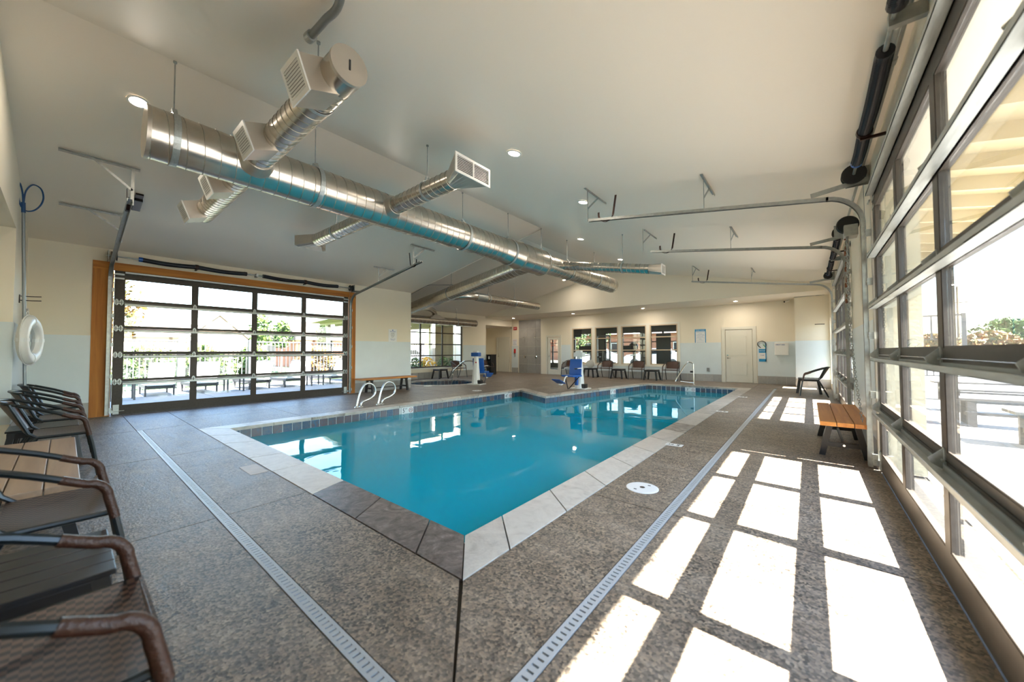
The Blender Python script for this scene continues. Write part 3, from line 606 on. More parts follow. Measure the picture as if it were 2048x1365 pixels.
def glass_door(label, Wd, loc, rz, struts=True, strut_d=0.045):
    t = thing('sectional_glass_door', label, 'door', loc, rz, 'roll up glass doors')
    st_w = 0.135; n = 4; mw = 0.095; pw = (Wd - 2 * st_w - 3 * mw) / 4
    xs = [(st_w + k * (pw + mw), st_w + k * (pw + mw) + pw) for k in range(4)]
    for i in range(5):
        z0, z1 = ZJ[i] + (0.012 if i == 0 else 0.002), ZJ[i + 1] - 0.002; a, c = PZ[i]; b = MB()
        b.box(0, Wd, 0, 0.045, z0, a).box(0, Wd, 0, 0.045, c, z1)
        ex = [0] + [v for p in xs for v in p] + [Wd]
        for k in range(5): b.box(ex[2 * k], ex[2 * k + 1], 0, 0.045, a, c)
        for x0, x1 in xs:     # glazing bead
            b.box(x0, x1, 0.002, 0.008, a, a + 0.010).box(x0, x1, 0.002, 0.008, c - 0.010, c).box(x0, x0 + 0.010, 0.002, 0.008, a + 0.01, c - 0.01).box(x1 - 0.010, x1, 0.002, 0.008, a + 0.01, c - 0.01)
        sec = b.build('section', M['bronze'], t)
        for x0, x1 in xs: MB().box(x0 + 0.001, x1 - 0.001, 0.018, 0.022, a + 0.001, c - 0.001).build('pane', M['glass'], sec)
    if struts:
        for z in ZJ[1:]:
            zz = z - 0.058 if z < 2.7 else 2.735
            MB().box(0.14, Wd - 0.14, -strut_d, -0.002, zz, zz + 0.005).box(0.14, Wd - 0.14, -0.008, -0.002, zz, zz + 0.04).box(0.14, Wd - 0.14, -strut_d, -strut_d + 0.004, zz, zz + 0.030).build('strut', M['strut'], t)
    for z in ZJ[1:5]:
        for x in (0.035, 0.098, Wd - 0.098, Wd - 0.035) + tuple((xs[k][1] + xs[k + 1][0]) / 2 for k in range(3)): hinge_bm(x, z).build('hinge', M['strut'], t)
    for s in (0, 1):
        X = (lambda v: v) if s == 0 else (lambda v: Wd - v)
        b = MB(); b.box(*sorted((X(0.02), X(0.10))), -0.008, -0.001, 0.02, 0.20).box(*sorted((X(-0.03), X(0.03))), -0.05, -0.002, 0.05, 0.10); b.cyl((X(-0.03), -0.03, 0.08), (X(0.17), -0.03, 0.08), 0.006, 8)
        b.build('bottom_bracket', M['strut'], t)
        MB().box(*sorted((X(0.0), X(0.13))), -0.006, -0.001, 2.62, 2.65).box(*sorted((X(0.0), X(0.13))), -0.006, -0.001, 2.70, 2.73).cyl((X(-0.02), -0.03, 2.70), (X(0.10), -0.03, 2.70), 0.008, 8).build('top_bracket', M['strut'], t)
    MB().box(0, Wd, 0.004, 0.040, 0.0, 0.014).build('rubber_seal', M['black'], t)
    return t
M['strut'] = mat('zinc_strut', (0.44, 0.47, 0.465), 0.42, 0.6, noise=0.12, nscale=20, stretch=(0.4, 3, 3))
def track(label, loc, rz, Lh, hang_x, near=True, hook=True):
    """local frame: door plane at x=0, room towards +x, track rises vertically then curves back under the ceiling"""
    t = thing('door_track', label, 'door track', loc, rz, 'garage door tracks')
    R = 0.34; z1 = 2.52
    path = [(0.03, 0, 0.02), (0.03, 0, z1)] + arc((0.03 + R, 0, z1), R, PI, PI / 2 + 0.12, 8)[1:]
    e = Vector(path[-1]); sl = 0.15; end = e + Vector((Lh, 0, Lh * sl))
    def rail(pts, nm):
        b = MB()
        for i in range(len(pts) - 1): b.beam(pts[i], pts[i + 1], 0.055, 0.004, up=(1, 0, 0) if abs(pts[i + 1][2] - pts[i][2]) > abs(pts[i + 1][0] - pts[i][0]) else (0, 0, 1))
        for off in (0.0,):
            for i in range(len(pts) - 1):
                p, q = Vector(pts[i]), Vector(pts[i + 1]); d = (q - p).normalized(); nn = Vector((0, 1, 0)).cross(d)
                for s in (-1, 1): b.beam(p + Vector((0, s * 0.026, 0)) + nn * 0.018, q + Vector((0, s * 0.026, 0)) + nn * 0.018, 0.004, 0.036, up=nn)
        return b.build(nm, M['galv'], t)
    rail(path[:2], 'vertical_rail'); rail(path[1:], 'curved_rail'); rail([e - Vector((0.02, 0, 0.003)), end], 'top_rail')
    MB().beam((0.0, 0.040, 2.96), (0.46, 0.036, 2.90), 0.004, 0.05).build('gusset', M['galv'], t)
    for z in (0.12, 0.75, 1.35, 1.9, 2.4): MB().box(-0.005, 0.035, 0.028, 0.062, z - 0.035, z + 0.035).cyl((0.0, 0.05, z), (-0.008 + 0.05, 0.05, z), 0.008, 6).build('wall_clip', M['strut'], t)
    for hx, bar0, bar1, zc in hang_x:
        zt = e.z + (hx - e.x) * sl
        bb = MB().beam((hx, bar0, zc - 0.006), (hx, bar1, zc - 0.006), 0.034, 0.005).beam((hx - 0.017, bar0, zc - 0.020), (hx - 0.017, bar1, zc - 0.020), 0.003, 0.03); bb.build('ceiling_angle', M['galv'], t)
        MB().beam((hx, 0.03, zt - 0.03), (hx, 0.03, zc - 0.01), 0.032, 0.004, up=(1, 0, 0)).build('hanger', M['galv'], t)
        MB().beam((hx, 0.03, zt + (zc - zt) * 0.35), (hx, 0.03 + (bar1 - 0.03) * 0.55 if abs(bar1) > abs(bar0) else bar0 * 0.55, zc - 0.012), 0.028, 0.004, up=(1, 0, 0)).build('diagonal_brace', M['galv'], t)
    if hook:
        h = [end + Vector((-0.30 + 0.12 * math.cos(a), 0.0, 0.02 + 0.12 * math.sin(a))) for a in [-k * PI / 8 for k in range(9)]]
        h = [h[0] + Vector((0.0, 0, 0.05))] + h; h = h[:-1] + [h[-1], h[-1] + Vector((-0.04, 0, 0.25))]
        b = MB()
        for i in range(len(h) - 1): b.beam(h[i], h[i + 1], 0.03, 0.006, up=(0, 1, 0) if False else (0, 0, 1))
        b.build('spring_bumper', M['bumper'], t)
    return t
M['bumper'] = mat('bumper_spring', (0.03, 0.012, 0.009), 0.35, 0.5)
def spring_shaft(label, Wd, loc, rz, blue_end=True, seg=((0.34, 1.18, 2.06), (2.44, 3.36, 4.19)), hub=0.085):
    """local: x along the door, room towards -y"""
    t = thing('torsion_spring_shaft', label, 'door spring', loc, rz, 'torsion spring shafts')
    MB().cyl((-0.12, -0.13, 3.03), (Wd + 0.12, -0.13, 3.03), 0.013, 10).build('shaft', M['galv'], t)
    for x0, xm, x1 in seg:
        for a, c in ((x0, xm - 0.03), (xm + 0.03, x1)):
            n = max(8, int((c - a) / 0.035)); pts = [(a + (c - a) * k / n, -0.13, 3.03 - 0.022 * math.sin(PI * k / n)) for k in range(n + 1)]
            sp = MB().tube(pts, 0.044, 12).build('spring', M['spring'], t, smooth=True)
            hl = MB(); m_ = int((c - a) / 0.014)
            for k in range(m_):
                f = (k + 0.5) / m_; hl.lathe([(0.0435, -0.003), (0.0465, 0.0), (0.0435, 0.003)], 10, (a + (c - a) * f, -0.13, 3.03 - 0.022 * math.sin(PI * f)), 'x')
            tag(hl.build('coils', M['spring'], sp), kind='stuff')
        MB().lathe([(0.02, -0.03), (0.052, -0.03), (0.056, 0.0), (0.052, 0.03), (0.02, 0.03)], 14, (xm, -0.13, 3.03), 'x').box(xm - 0.012, xm + 0.012, -0.16, -0.005, 2.965, 2.985).build('anchor_bracket', M['bumper'], t)
        for x in (x0, x1): MB().lathe([(0.02, -0.035), (0.045, -0.035), (0.045, 0.02), (0.02, 0.03)], 14, (x, -0.13, 3.03), 'x').build('spring_cone', M['blue'] if (x == x0 and x0 < 1) else M['spring'], t)
    for x in (-0.02, Wd + 0.02):
        MB().lathe([(0.02, -0.04), (hub, -0.04), (hub, -0.03), (hub * 0.82, -0.025), (hub * 0.8, 0.025), (hub, 0.03), (hub, 0.04), (0.02, 0.04)], 24, (x, -0.13, 3.03), 'x').build('cable_drum', M['black'], t)
        MB().box(x + (-0.08 if x < 0.1 else 0.07), x + (-0.07 if x < 0.1 else 0.08), -0.19, -0.002, 2.93, 3.13).build('end_bearing_plate', M['galv'], t)
        MB().cyl((x, -0.045, 0.1), (x, -0.06, 2.97), 0.003, 5).build('cable', M['galv'], t)
    MB().box(Wd / 2 - 0.02, Wd / 2 + 0.02, -0.15, -0.002, 2.99, 3.07).build('centre_bearing', M['galv'], t)
    return t
DW = 4.57
glass_door('glass roll up door in cedar frame looking onto the shaded lounger patio', DW, (XL + 0.0, 0.58, 0), PI / 2)
glass_door('nearest glass roll up door with sun pouring through onto the deck', DW, (XR, 5.15, 0), -PI / 2, strut_d=0.065)
glass_door('farther glass roll up door beyond the chain hoist and wooden bench', D2[1] - D2[0], (XR, D2[1], 0), -PI / 2, strut_d=0.065)
# frames round the openings
tr1 = MB().box(XL - 0.04, XL + 0.02, 0.30, 0.56, 0, 2.78).build('trim_1', M['cedar']); st(tr1, 'broad cedar jamb at the corner side of the patio door')
tr2 = MB().box(XL - 0.04, XL + 0.02, 5.17, 5.37, 0, 2.78).build('trim_2', M['cedar']); st(tr2, 'cedar jamb beside the notice on the wall')
tr3 = MB().box(XL - 0.04, XL + 0.02, 0.30, 5.37, 2.78, 2.93).build('trim_3', M['cedar_h']); st(tr3, 'cedar header over the patio door')
for i, (y0, y1_) in enumerate(((5.165, 5.22), (D2[0] - 0.05, D2[0]), (D2[1], D2[1] + 0.05))):
    st(MB().box(XR - 0.012, XR + 0.05, y0, y1_, 0, 2.85).build('trim_%d' % (i + 4), M['ivory']), 'pale door jamb trim on the sunny side')
st(MB().box(XR - 0.012, XR + 0.05, 0.55, 5.22, 2.79, 2.87).build('trim_7', M['galvtrim'] if 'galvtrim' in M else M['galv']), 'metal header over the nearest glass door')
st(MB().box(XR - 0.012, XR + 0.05, D2[0] - 0.05, D2[1] + 0.05, 2.79, 2.87).build('trim_8', M['galv']), 'metal header over the farther glass door')
hl = lambda x: ceilL(x); hr = lambda x: ceilR(x)
# left tracks: local +x = world +x
track('door track by the corner with two ceiling hangers and black opener box', (XL + 0.03, 0.52, 0), 0, 2.85, [(-7.24 - XL, -0.62, 0.10, hl(-7.24)), (-8.75 - XL, -0.62, 0.10, hl(-8.75))])
track('door track above the wall notice with two short ceiling hangers', (XL + 0.03, 5.19, 0), 0, 3.0, [(-8.84 - XL, -0.1, 0.5, hl(-8.84)), (-7.3 - XL, -0.05, 0.66, hl(-7.3))])
# right tracks: local +x = world -x
track('nearest sunny side door track with angled ceiling hangers', (XR - 0.02, 5.20, 0), PI, 2.85, [(2.64 + XR, -0.62, 0.12, hr(-2.64)), (0.99 + XR, -0.61, 0.16, hr(-0.99))])
track('middle sunny side door track beyond the chain hoist', (XR - 0.02, D2[0] - 0.04, 0), PI, 2.65, [(2.6 + XR, -0.80, -0.05, hr(-2.6)), (1.03 + XR, -0.75, 0.0, hr(-1.03))])
track('farthest sunny side door track near the end gable', (XR - 0.02, D2[1] + 0.04, 0), PI, 2.85, [(2.62 + XR, -0.8, -0.05, hr(-2.62)), (1.15 + XR, -0.75, 0.0, hr(-1.15))])
spring_shaft('black spring shaft over the cedar framed patio door', DW, (XL + 0.0, 0.58, 0), PI / 2)
spring_shaft('black spring shaft over the nearest sunny glass door', DW, (XR, 5.15, 0), -PI / 2, hub=0.10, seg=((0.32, 0.95, 2.0), (2.44, 3.36, 4.19)))
spring_shaft('black spring shaft over the farther sunny glass door', D2[1] - D2[0], (XR, D2[1], 0), -PI / 2, seg=((0.3, 1.0, 1.85), (2.2, 3.0, 3.8)))
t = thing('opener_sensor_box', 'small black box fixed to the ceiling beside the corner door track', 'box', (-8.25, 0.68, ceilL(-8.25)))
t.rotation_euler = (0, -math.atan(0.191), 0)
MB().rbox(-0.16, 0.20, -0.05, 0.05, -0.05, -0.001, 0.006).build('case', M['black'], t); MB().rbox(0.24, 0.36, -0.045, 0.045, -0.03, -0.001, 0.006).build('bracket', M['bumper'], t)
# chain hoist between the two sunny doors
t = thing('chain_hoist', 'galvanised hand chain hoist with rusty chain bunch between the glass doors', 'chain hoist', (XR - 0.10, 6.2, 0))
MB().rbox(-0.06, 0.07, -0.10, 0.10, 2.62, 2.76, 0.008).build('hoist_bracket', M['galv'], t)
MB().lathe([(0.02, -0.03), (0.10, -0.03), (0.11, -0.02), (0.085, 0.0), (0.11, 0.02), (0.10, 0.03), (0.02, 0.03)], 24, (-0.02, 0, 2.78), 'y').build('chain_wheel', M['black'], t)
def chain(pts, r=0.012, w=0.0035):
    b = MB(); L = 0; out = []
    P = smooth_path(pts, 12)
    acc = 0; last = P[0]; k = 0
    for q in P[1:]:
        d = (q - last).length
        while acc + d >= 0.030:
            f = (0.030 - acc) / d; last = last + (q - last) * f; d = (q - last).length; acc = 0; out.append((last.copy(), (q - P[0]).normalized()))
        acc += d; last = q
    for i, (p, _) in enumerate(out):
        dr = (out[min(i + 1, len(out) - 1)][0] - out[max(i - 1, 0)][0]).normalized(); side = dr.cross(Vector((1, 0, 0) if i % 2 else (0.2, 1, 0))).normalized()
        ring = [p + dr * (0.020 * math.cos(a)) + side * (0.011 * math.sin(a)) for a in [2 * PI * j / 8 for j in range(8)]]; b.tube(ring, w, 4, closed=True)
    return b
tag(chain([(-0.03, -0.05, 2.70), (-0.03, -0.10, 1.6), (-0.02, -0.45, 0.9), (0.0, -0.80, 0.44)]).build('hanging_chain', M['galv'], t), kind='stuff')
tag(chain([(-0.03, 0.09, 2.68), (-0.03, 0.10, 2.2), (-0.03, 0.06, 1.72), (-0.03, 0.02, 2.1), (-0.03, -0.02, 2.66)]).build('bunched_chain', M['galv'], t), kind='stuff')
b = MB()
for k in range(13): b.rbox(-0.055 + 0.01 * (k % 3), -0.03 + 0.01 * (k % 3), 0.04 + 0.015 * (k % 2), 0.12 + 0.015 * (k % 3), 1.80 + k * 0.068, 1.855 + k * 0.068, 0.008)
b.build('rusty_counterweight_links', M['rust'], t)
t = thing('wall_conduit', 'thin steel conduit above the spring shaft on the sunny wall', 'conduit', (XR - 0.06, 0, 0))
MB().cyl((0, 0.5, 3.10), (0, 6.0, 3.10), 0.013, 8).cyl((0, 6.0, 3.10), (0, 9.5, 3.06), 0.012, 8).build('pipe', M['galv'], t)
for y in (1.8, 3.4, 5.7): MB().cyl((0, y - 0.03, 3.10), (0, y + 0.03, 3.10), 0.019, 8).build('coupling', M['galv'], t)
t = thing('bent_pipe', 'bent grey pipe hanging over the biggest grille box', 'pipe', (0, 0, 0))
MB().tube(smooth_path([(-1.9, 0.95, 3.57), (-2.5, 1.17, 3.66), (-2.78, 1.19, 3.70), (-3.06, 1.2, 3.74)], 6), 0.028, 12).build('pipe', M['galvdark'] if 'galvdark' in M else M['galv'], t, smooth=True)
MB().cyl((-3.03, 1.2, 3.735), (-3.10, 1.2, 3.75), 0.04, 16).build('end_cap', M['galv'], t)
# ---------------------------------------------------------------- windows and doors in the far walls
def grid_window(name, lab, plane_x, ys, zs, m, fw=0.05, gl='glass'):
    o = MB(); y0, y1_, z0, z1 = ys[0], ys[-1], zs[0], zs[-1]
    o.box(plane_x - 0.06, plane_x - 0.01, y0, y1_, z0, z0 + fw).box(plane_x - 0.06, plane_x - 0.01, y0, y1_, z1 - fw, z1)
    for y in ys[1:-1]: o.box(plane_x - 0.058, plane_x - 0.012, y - fw * 0.6, y + fw * 0.6, z0 + fw, z1 - fw)
    for y, s in ((y0, 1), (y1_, -1)): o.box(plane_x - 0.06, plane_x - 0.01, min(y, y + s * fw), max(y, y + s * fw), z0 + fw, z1 - fw)
    for z in zs[1:-1]: o.box(plane_x - 0.055, plane_x - 0.015, y0 + fw, y1_ - fw, z - fw * 0.45, z + fw * 0.45)
    w = o.build(name, m); st(w, lab)
    for i in range(len(ys) - 1):
        for j in range(len(zs) - 1): MB().box(plane_x - 0.038, plane_x - 0.034, ys[i] + 0.001, ys[i + 1] - 0.001, zs[j] + 0.001, zs[j + 1] - 0.001).build('pane', M[gl], w)
    return w
grid_window('window_1', 'black gridded alcove window over the hot tub', XA - 0.02, [8.65, 9.88, 11.12, 12.35], [0.48, 1.02, 1.53, 2.05, 2.56], M['bronze'], 0.055)
st(MB().box(XA - 0.06, XA + 0.004, 12.35, 12.40, 0.47, 2.57).box(XA - 0.06, XA + 0.03, 8.6, 12.42, 0.43, 0.475).build('trim_9', M['whitepaint']), 'white reveal of the alcove window')
grid_window('window_6', 'tall narrow window beyond the last roll up door', X2, [14.45, 14.78, 15.12], [0.18, 0.66, 1.15, 1.7, 2.2], M['bronze'], 0.05)
for i, (x0, x1) in enumerate(GW):
    b = MB(); f = 0.045
    b.box(x0, x1, YB - 0.015, YB + 0.12, 0.6, 0.6 + f).box(x0, x1, YB - 0.015, YB + 0.12, 2.33 - f, 2.33).box(x0, x0 + f, YB - 0.015, YB + 0.12, 0.6 + f, 2.33 - f).box(x1 - f, x1, YB - 0.015, YB + 0.12, 0.6 + f, 2.33 - f)
    for z in (1.24, 1.80): b.box(x0 + f, x1 - f, YB + 0.02, YB + 0.09, z - 0.02, z + 0.02)
    w = st(b.build('window_%d' % (i + 2), M['beige']), ['first gym window beside the glass door', 'second gym window with greenery behind', 'third gym window', 'gym window nearest the blue notice'][i])
    zz = [0.6, 1.24, 1.80, 2.33]
    for j in range(3): MB().box(x0 + f, x1 - f, YB + 0.05, YB + 0.054, zz[j] + 0.02, zz[j + 1] - 0.02).build('pane', M['gymglass'], w)
b = MB(); cs = [(-9.24, -9.16), (-8.06, -7.91), (-6.76, -6.62), (-5.48, -5.33), (-4.19, -4.10)]
for a, c in cs: b.box(a, c, YB - 0.02, YB, 0.52, 2.33)
b.box(-9.24, -4.10, YB - 0.02, YB, 2.33, 2.40).box(-9.24, -4.10, YB - 0.03, YB, 0.52, 0.60)
st(b.build('trim_10', M['whitepaint']), 'cream casing round the row of gym windows')
# glass door to the gym
d = st(MB().box(-10.60, -10.47, YB + 0.0, YB + 0.05, 0.01, 1.93).box(-9.99, -9.88, YB + 0.0, YB + 0.05, 0.01, 1.93).box(-10.47, -9.99, YB + 0.0, YB + 0.05, 1.80, 1.93).box(-10.47, -9.99, YB, YB + 0.05, 0.01, 0.27).build('door_1', M['ivory']), 'narrow glazed door to the gym')
MB().box(-10.47, -9.99, YB + 0.02, YB + 0.026, 0.27, 1.80).build('pane', M['gymglass'], d); MB().cyl((-10.53, YB - 0.04, 0.95), (-10.53, YB, 0.95), 0.012, 8).cyl((-10.55, YB - 0.04, 0.95), (-10.44, YB - 0.04, 0.95), 0.010, 8).build('door_handle', M['chrome'], d)
text('POOL', 0.11, M['inkred'], d, (-10.30, YB + 0.015, 1.62), (PI / 2, 0, 0)); text('HOURS', 0.09, M['inkred'], d, (-10.30, YB + 0.015, 1.50), (PI / 2, 0, 0))
st(MB().box(-10.70, -10.62, YB - 0.02, YB + 0.02, 0, 2.03).box(-9.86, -9.78, YB - 0.02, YB + 0.02, 0, 2.03).box(-10.62, -9.86, YB - 0.02, YB + 0.02, 1.95, 2.03).build('trim_11', M['ivory']), 'cream casing of the glazed gym door')
def panel_door(name, lab, x0, x1, y, h=1.99):
    d = st(MB().rbox(x0, x1, y, y + 0.04, 0.01, h, 0.003).build(name, M['ivory']), lab); w = x1 - x0
    for z0, z1 in ((0.24, 0.76), (0.98, h - 0.20)):
        MB().box(x0 + 0.14, x1 - 0.14, y - 0.004, y + 0.001, z0, z0 + 0.02).box(x0 + 0.14, x1 - 0.14, y - 0.004, y + 0.001, z1 - 0.02, z1).box(x0 + 0.14, x0 + 0.16, y - 0.004, y + 0.001, z0, z1).box(x1 - 0.16, x1 - 0.14, y - 0.004, y + 0.001, z0, z1).rbox(x0 + 0.19, x1 - 0.19, y - 0.010, y + 0.004, z0 + 0.05, z1 - 0.05, 0.004).build('raised_panel', M['ivory'], d)
    MB().lathe([(0.0, 0.0), (0.028, 0.0), (0.028, -0.012), (0.010, -0.02), (0.010, -0.05), (0.0, -0.05)], 14, (x0 + 0.065, y, 0.92), 'y').cyl((x0 + 0.06, y - 0.05, 0.92), (x0 + 0.17, y - 0.05, 0.92), 0.009, 8).build('door_handle', M['chrome'], d)
    MB().lathe([(0, 0), (0.03, 0), (0.03, -0.01), (0, -0.015)], 14, (x0 + 0.065, y, 1.04), 'y').build('deadbolt', M['chrome'], d)
    return d
panel_door('door_2', 'cream two panel door beside the wall notices', -2.47, -1.61, YB + 0.0)
st(MB().box(-2.60, -2.48, YB - 0.022, YB, 0, 2.10).box(-1.60, -1.48, YB - 0.022, YB, 0, 2.10).box(-2.48, -1.60, YB - 0.022, YB, 2.0, 2.10).build('trim_12', M['ivory']), 'cream casing of the two panel door')
d3 = panel_door('door_3', 'tan panel door at the end of the hallway', -14.42, -13.62, 16.34, 1.96)
st(MB().box(-14.52, -14.43, 16.33, 16.4, 0, 2.05).box(-13.61, -13.52, 16.33, 16.4, 0, 2.05).box(-14.43, -13.61, 16.33, 16.4, 1.97, 2.05).build('trim_13', M['ivory']), 'cream casing of the hallway door')
# ---------------------------------------------------------------- ducts
def duct_part(t, p, q, r, seam=True, pitch=0.13, n=28, cap0=False, cap1=False, r2=None):
    p, q = Vector(p), Vector(q); r2 = r if r2 is None else r2
    pipe = MB().tube([p + (q - p) * (k / 6) for k in range(7)], [r + (r2 - r) * k / 6 for k in range(7)], n).build('pipe', M['duct'], t, smooth=True)
    if seam:
        L = (q - p).length; turns = L / pitch; d = (q - p).normalized(); a = d.cross(Vector((0, 0, 1))); a = a.normalized(); b_ = d.cross(a); N = int(turns * 22)
        MB().tube([p + d * (L * k / N) + (a * math.cos(2 * PI * turns * k / N) + b_ * math.sin(2 * PI * turns * k / N)) * (r + (r2 - r) * k / N + 0.0005) for k in range(N + 1)], 0.0042, 4).build('spiral_seam', M['seam'], pipe)
    for f, e, s in ((cap0, p, -1), (cap1, q, 1)):
        if f:
            d = (q - p).normalized(); MB().cyl(e - d * 0.02 * s, e + d * 0.012 * s, r + 0.004, n).build('end_cap', M['duct_box'], t, smooth=True)
    return pipe
def hanger(t, x, y, zc, r, ztop, ax=(0, 1, 0), w=0.035):
    d = Vector(ax).normalized(); a = d.cross(Vector((0, 0, 1))).normalized(); c = Vector((x, y, zc))
    b = MB(); ring = [c + (a * math.cos(k * PI / 14) + Vector((0, 0, 1)) * math.sin(k * PI / 14)) * (r + 0.006) for k in range(28)]
    for k in range(28): b.beam(ring[k], ring[(k + 1) % 28], w, 0.003, up=(ring[k] - c).normalized())
    for s in (-1, 1): b.beam(c + a * s * 0.3 * r + Vector((0, 0, r * 0.96)), c + a * s * 0.02 + Vector((0, 0, r + 0.07)), w * 0.8, 0.003, up=a)
    b.build('strap', M['strut'], t); MB().cyl((x, y, zc + r + 0.05), (x, y, ztop), 0.006, 6).cyl((x, y, ztop - 0.015), (x, y, ztop + 0.01), 0.016, 8).build('hanger_rod', M['galv'], t)
Y_ = (0, 1, 0)
t = thing('spiral_duct', 'big round spiral steel duct running the length of the pool under the ridge', 'duct', (0, 0, 0))
duct_part(t, (-5, 0.46, 3.37), (-5, 5.75, 3.36), 0.25, cap0=True, pitch=0.135)
duct_part(t, (-5, 5.75, 3.36), (-5, 6.35, 3.34), 0.25, seam=False, r2=0.30); duct_part(t, (-5, 6.35, 3.34), (-5, 7.25, 3.34), 0.30, pitch=0.30); duct_part(t, (-5, 7.25, 3.34), (-5, 7.42, 3.36), 0.30, seam=False, r2=0.235)
for y in (6.35, 7.25): MB().tube([(-5 + 0.303 * math.cos(k * PI / 16), y, 3.34 + 0.303 * math.sin(k * PI / 16)) for k in range(32)], 0.008, 5, closed=True).build('joint_ring', M['seam'], t)
for y, r, z in ((0.66, 0.25, 3.37), (2.04, 0.25, 3.37), (4.68, 0.25, 3.36), (6.02, 0.27, 3.35)): hanger(t, -5, y, z, r + 0.002, ceilR(-5) - 0.005, w=0.055)
hanger(t, -5, 7.28, 3.35, 0.29, ceilR(-5) - 0.005)
t = thing('spiral_duct', 'far length of the main duct with a rounded end near the gable', 'duct', (0, 0, 0))
duct_part(t, (-5, 7.42, 3.36), (-5, 11.2, 3.36), 0.235, pitch=0.15); MB().tube([(-5, 11.2, 3.36), (-5, 11.34, 3.36), (-5, 11.42, 3.36)], [0.238, 0.238, 0.20], 28).build('end_cap', M['duct'], t, smooth=True)
MB().tube([(-5 + 0.238 * math.cos(k * PI / 16), 9.4, 3.36 + 0.238 * math.sin(k * PI / 16)) for k in range(32)], 0.007, 5, closed=True).tube([(-5 + 0.238 * math.cos(k * PI / 16), 10.7, 3.36 + 0.238 * math.sin(k * PI / 16)) for k in range(32)], 0.007, 5, closed=True).build('joint_ring', M['seam'], t)
for y in (8.5, 10.1): hanger(t, -5, y, 3.36, 0.237, ceilR(-5) - 0.005)
def grille_box(t, x, wx=0.30, hz=0.25, y0=1.32, z0=3.36, dep=0.27):
    """box saddled on the near side of a duct that runs along x; its grille looks towards -y and a little down"""
    rx = math.radians(20)
    b = MB(); b.box(-wx / 2, wx / 2, -dep, 0.02, -hz / 2, hz / 2)
    bx = b.build('grille_box', M['duct_box'], t, loc=(x, y0, z0), rot=(rx, 0, 0))
    f = 0.028; b = MB(); y1_ = -dep - 0.008
    b.box(-wx / 2 - 0.008, wx / 2 + 0.008, y1_, -dep + 0.004, -hz / 2 - 0.008, -hz / 2 + f).box(-wx / 2 - 0.008, wx / 2 + 0.008, y1_, -dep + 0.004, hz / 2 - f, hz / 2 + 0.008).box(-wx / 2 - 0.008, -wx / 2 + f, y1_, -dep + 0.004, -hz / 2 + f, hz / 2 - f).box(wx / 2 - f, wx / 2 + 0.008, y1_, -dep + 0.004, -hz / 2 + f, hz / 2 - f)
    b.build('grille_frame', M['white'], bx)
    n = 9; b = MB()
    for k in range(n):
        z = -hz / 2 + f + (hz - 2 * f) * (k + 0.5) / n; b.beam((-wx / 2 + f, -dep - 0.006, z), (wx / 2 - f, -dep - 0.006, z), 0.013, 0.003, up=(0, 1.6, 1))
    b.build('louvres', M['white'], bx); MB().box(-wx / 2 + f, wx / 2 - f, -dep - 0.0015, -dep, -hz / 2 + f, hz / 2 - f).build('shade_plate', M['darkslat'], bx); b = MB()  # dark plate stands for the shade between the louvres; the box is solid
    for k in range(5):
        a = (k - 2) * 0.06; b.lathe([(0.0, 0), (0.006, 0), (0.004, 0.005), (0, 0.005)], 8, (a, 0.02, -hz / 2 - 0.006))
    b.build('screws', M['chrome'], bx)
def end_grille(t, c, s, wy=0.58, hz=0.23, L=0.34, r=0.12, drop=0.0):
    """flared boot at the end of a duct along x (s=+1 or -1) closed by a white louvred grille"""
    n = 28; o = []; c = Vector(c)
    ring = [c + Vector((0, r * math.cos(2 * PI * k / n), r * math.sin(2 * PI * k / n))) for k in range(n)]
    rect = []
    for k in range(n):
        a = 2 * PI * k / n; ca, sa = math.cos(a), math.sin(a); m_ = max(abs(ca), abs(sa)); rect.append(c + Vector((s * L, wy / 2 * ca / m_, hz / 2 * sa / m_ - drop)))
    b = MB(); b.add(ring + rect, [(k, (k + 1) % n, (k + 1) % n + n, k + n) if s > 0 else (k, k + n, (k + 1) % n + n, (k + 1) % n) for k in range(n)])
    bx = b.build('flared_boot', M['duct_box'], t)
    X = c.x + s * L; f = 0.028; cy, cz = c.y, c.z - drop; b = MB(); x0, x1 = sorted((X, X + s * 0.014))
    b.box(x0, x1, cy - wy / 2, cy + wy / 2, cz - hz / 2, cz - hz / 2 + f).box(x0, x1, cy - wy / 2, cy + wy / 2, cz + hz / 2 - f, cz + hz / 2).box(x0, x1, cy - wy / 2, cy - wy / 2 + f, cz - hz / 2 + f, cz + hz / 2 - f).box(x0, x1, cy + wy / 2 - f, cy + wy / 2, cz - hz / 2 + f, cz + hz / 2 - f).box(x0, x1, cy - 0.008, cy + 0.008, cz - hz / 2 + f, cz + hz / 2 - f)
    b.build('grille_frame', M['white'], bx); MB().box(*sorted((X - s * 0.02, X - s * 0.016)), cy - wy / 2 + 0.02, cy + wy / 2 - 0.02, cz - hz / 2 + 0.02, cz + hz / 2 - 0.02).build('shade_plate', M['darkslat'], bx); b = MB(); n2 = 9  # dark backing plate paints the shade inside the boot
    for k in range(n2):
        z = cz - hz / 2 + f + (hz - 2 * f) * (k + 0.5) / n2; b.beam((X, cy - wy / 2 + f, z), (X, cy + wy / 2 - f, z), 0.012, 0.003, up=(1.5 * s, 0, 1))
    b.build('louvres', M['white'], bx)
t = thing('branch_duct', 'spiral branch duct nearest the camera with two box grilles and a capped end', 'duct', (0, 0, 0))
duct_part(t, (-4.85, 1.32, 3.36), (-2.86, 1.32, 3.37), 0.135, pitch=0.10); duct_part(t, (-2.86, 1.32, 3.37), (-2.66, 1.32, 3.37), 0.14, seam=False, cap1=True)
MB().box(-2.648, -2.642, 1.313, 1.325, 3.33, 3.41).build('cap_handle', M['darkslat'], t)
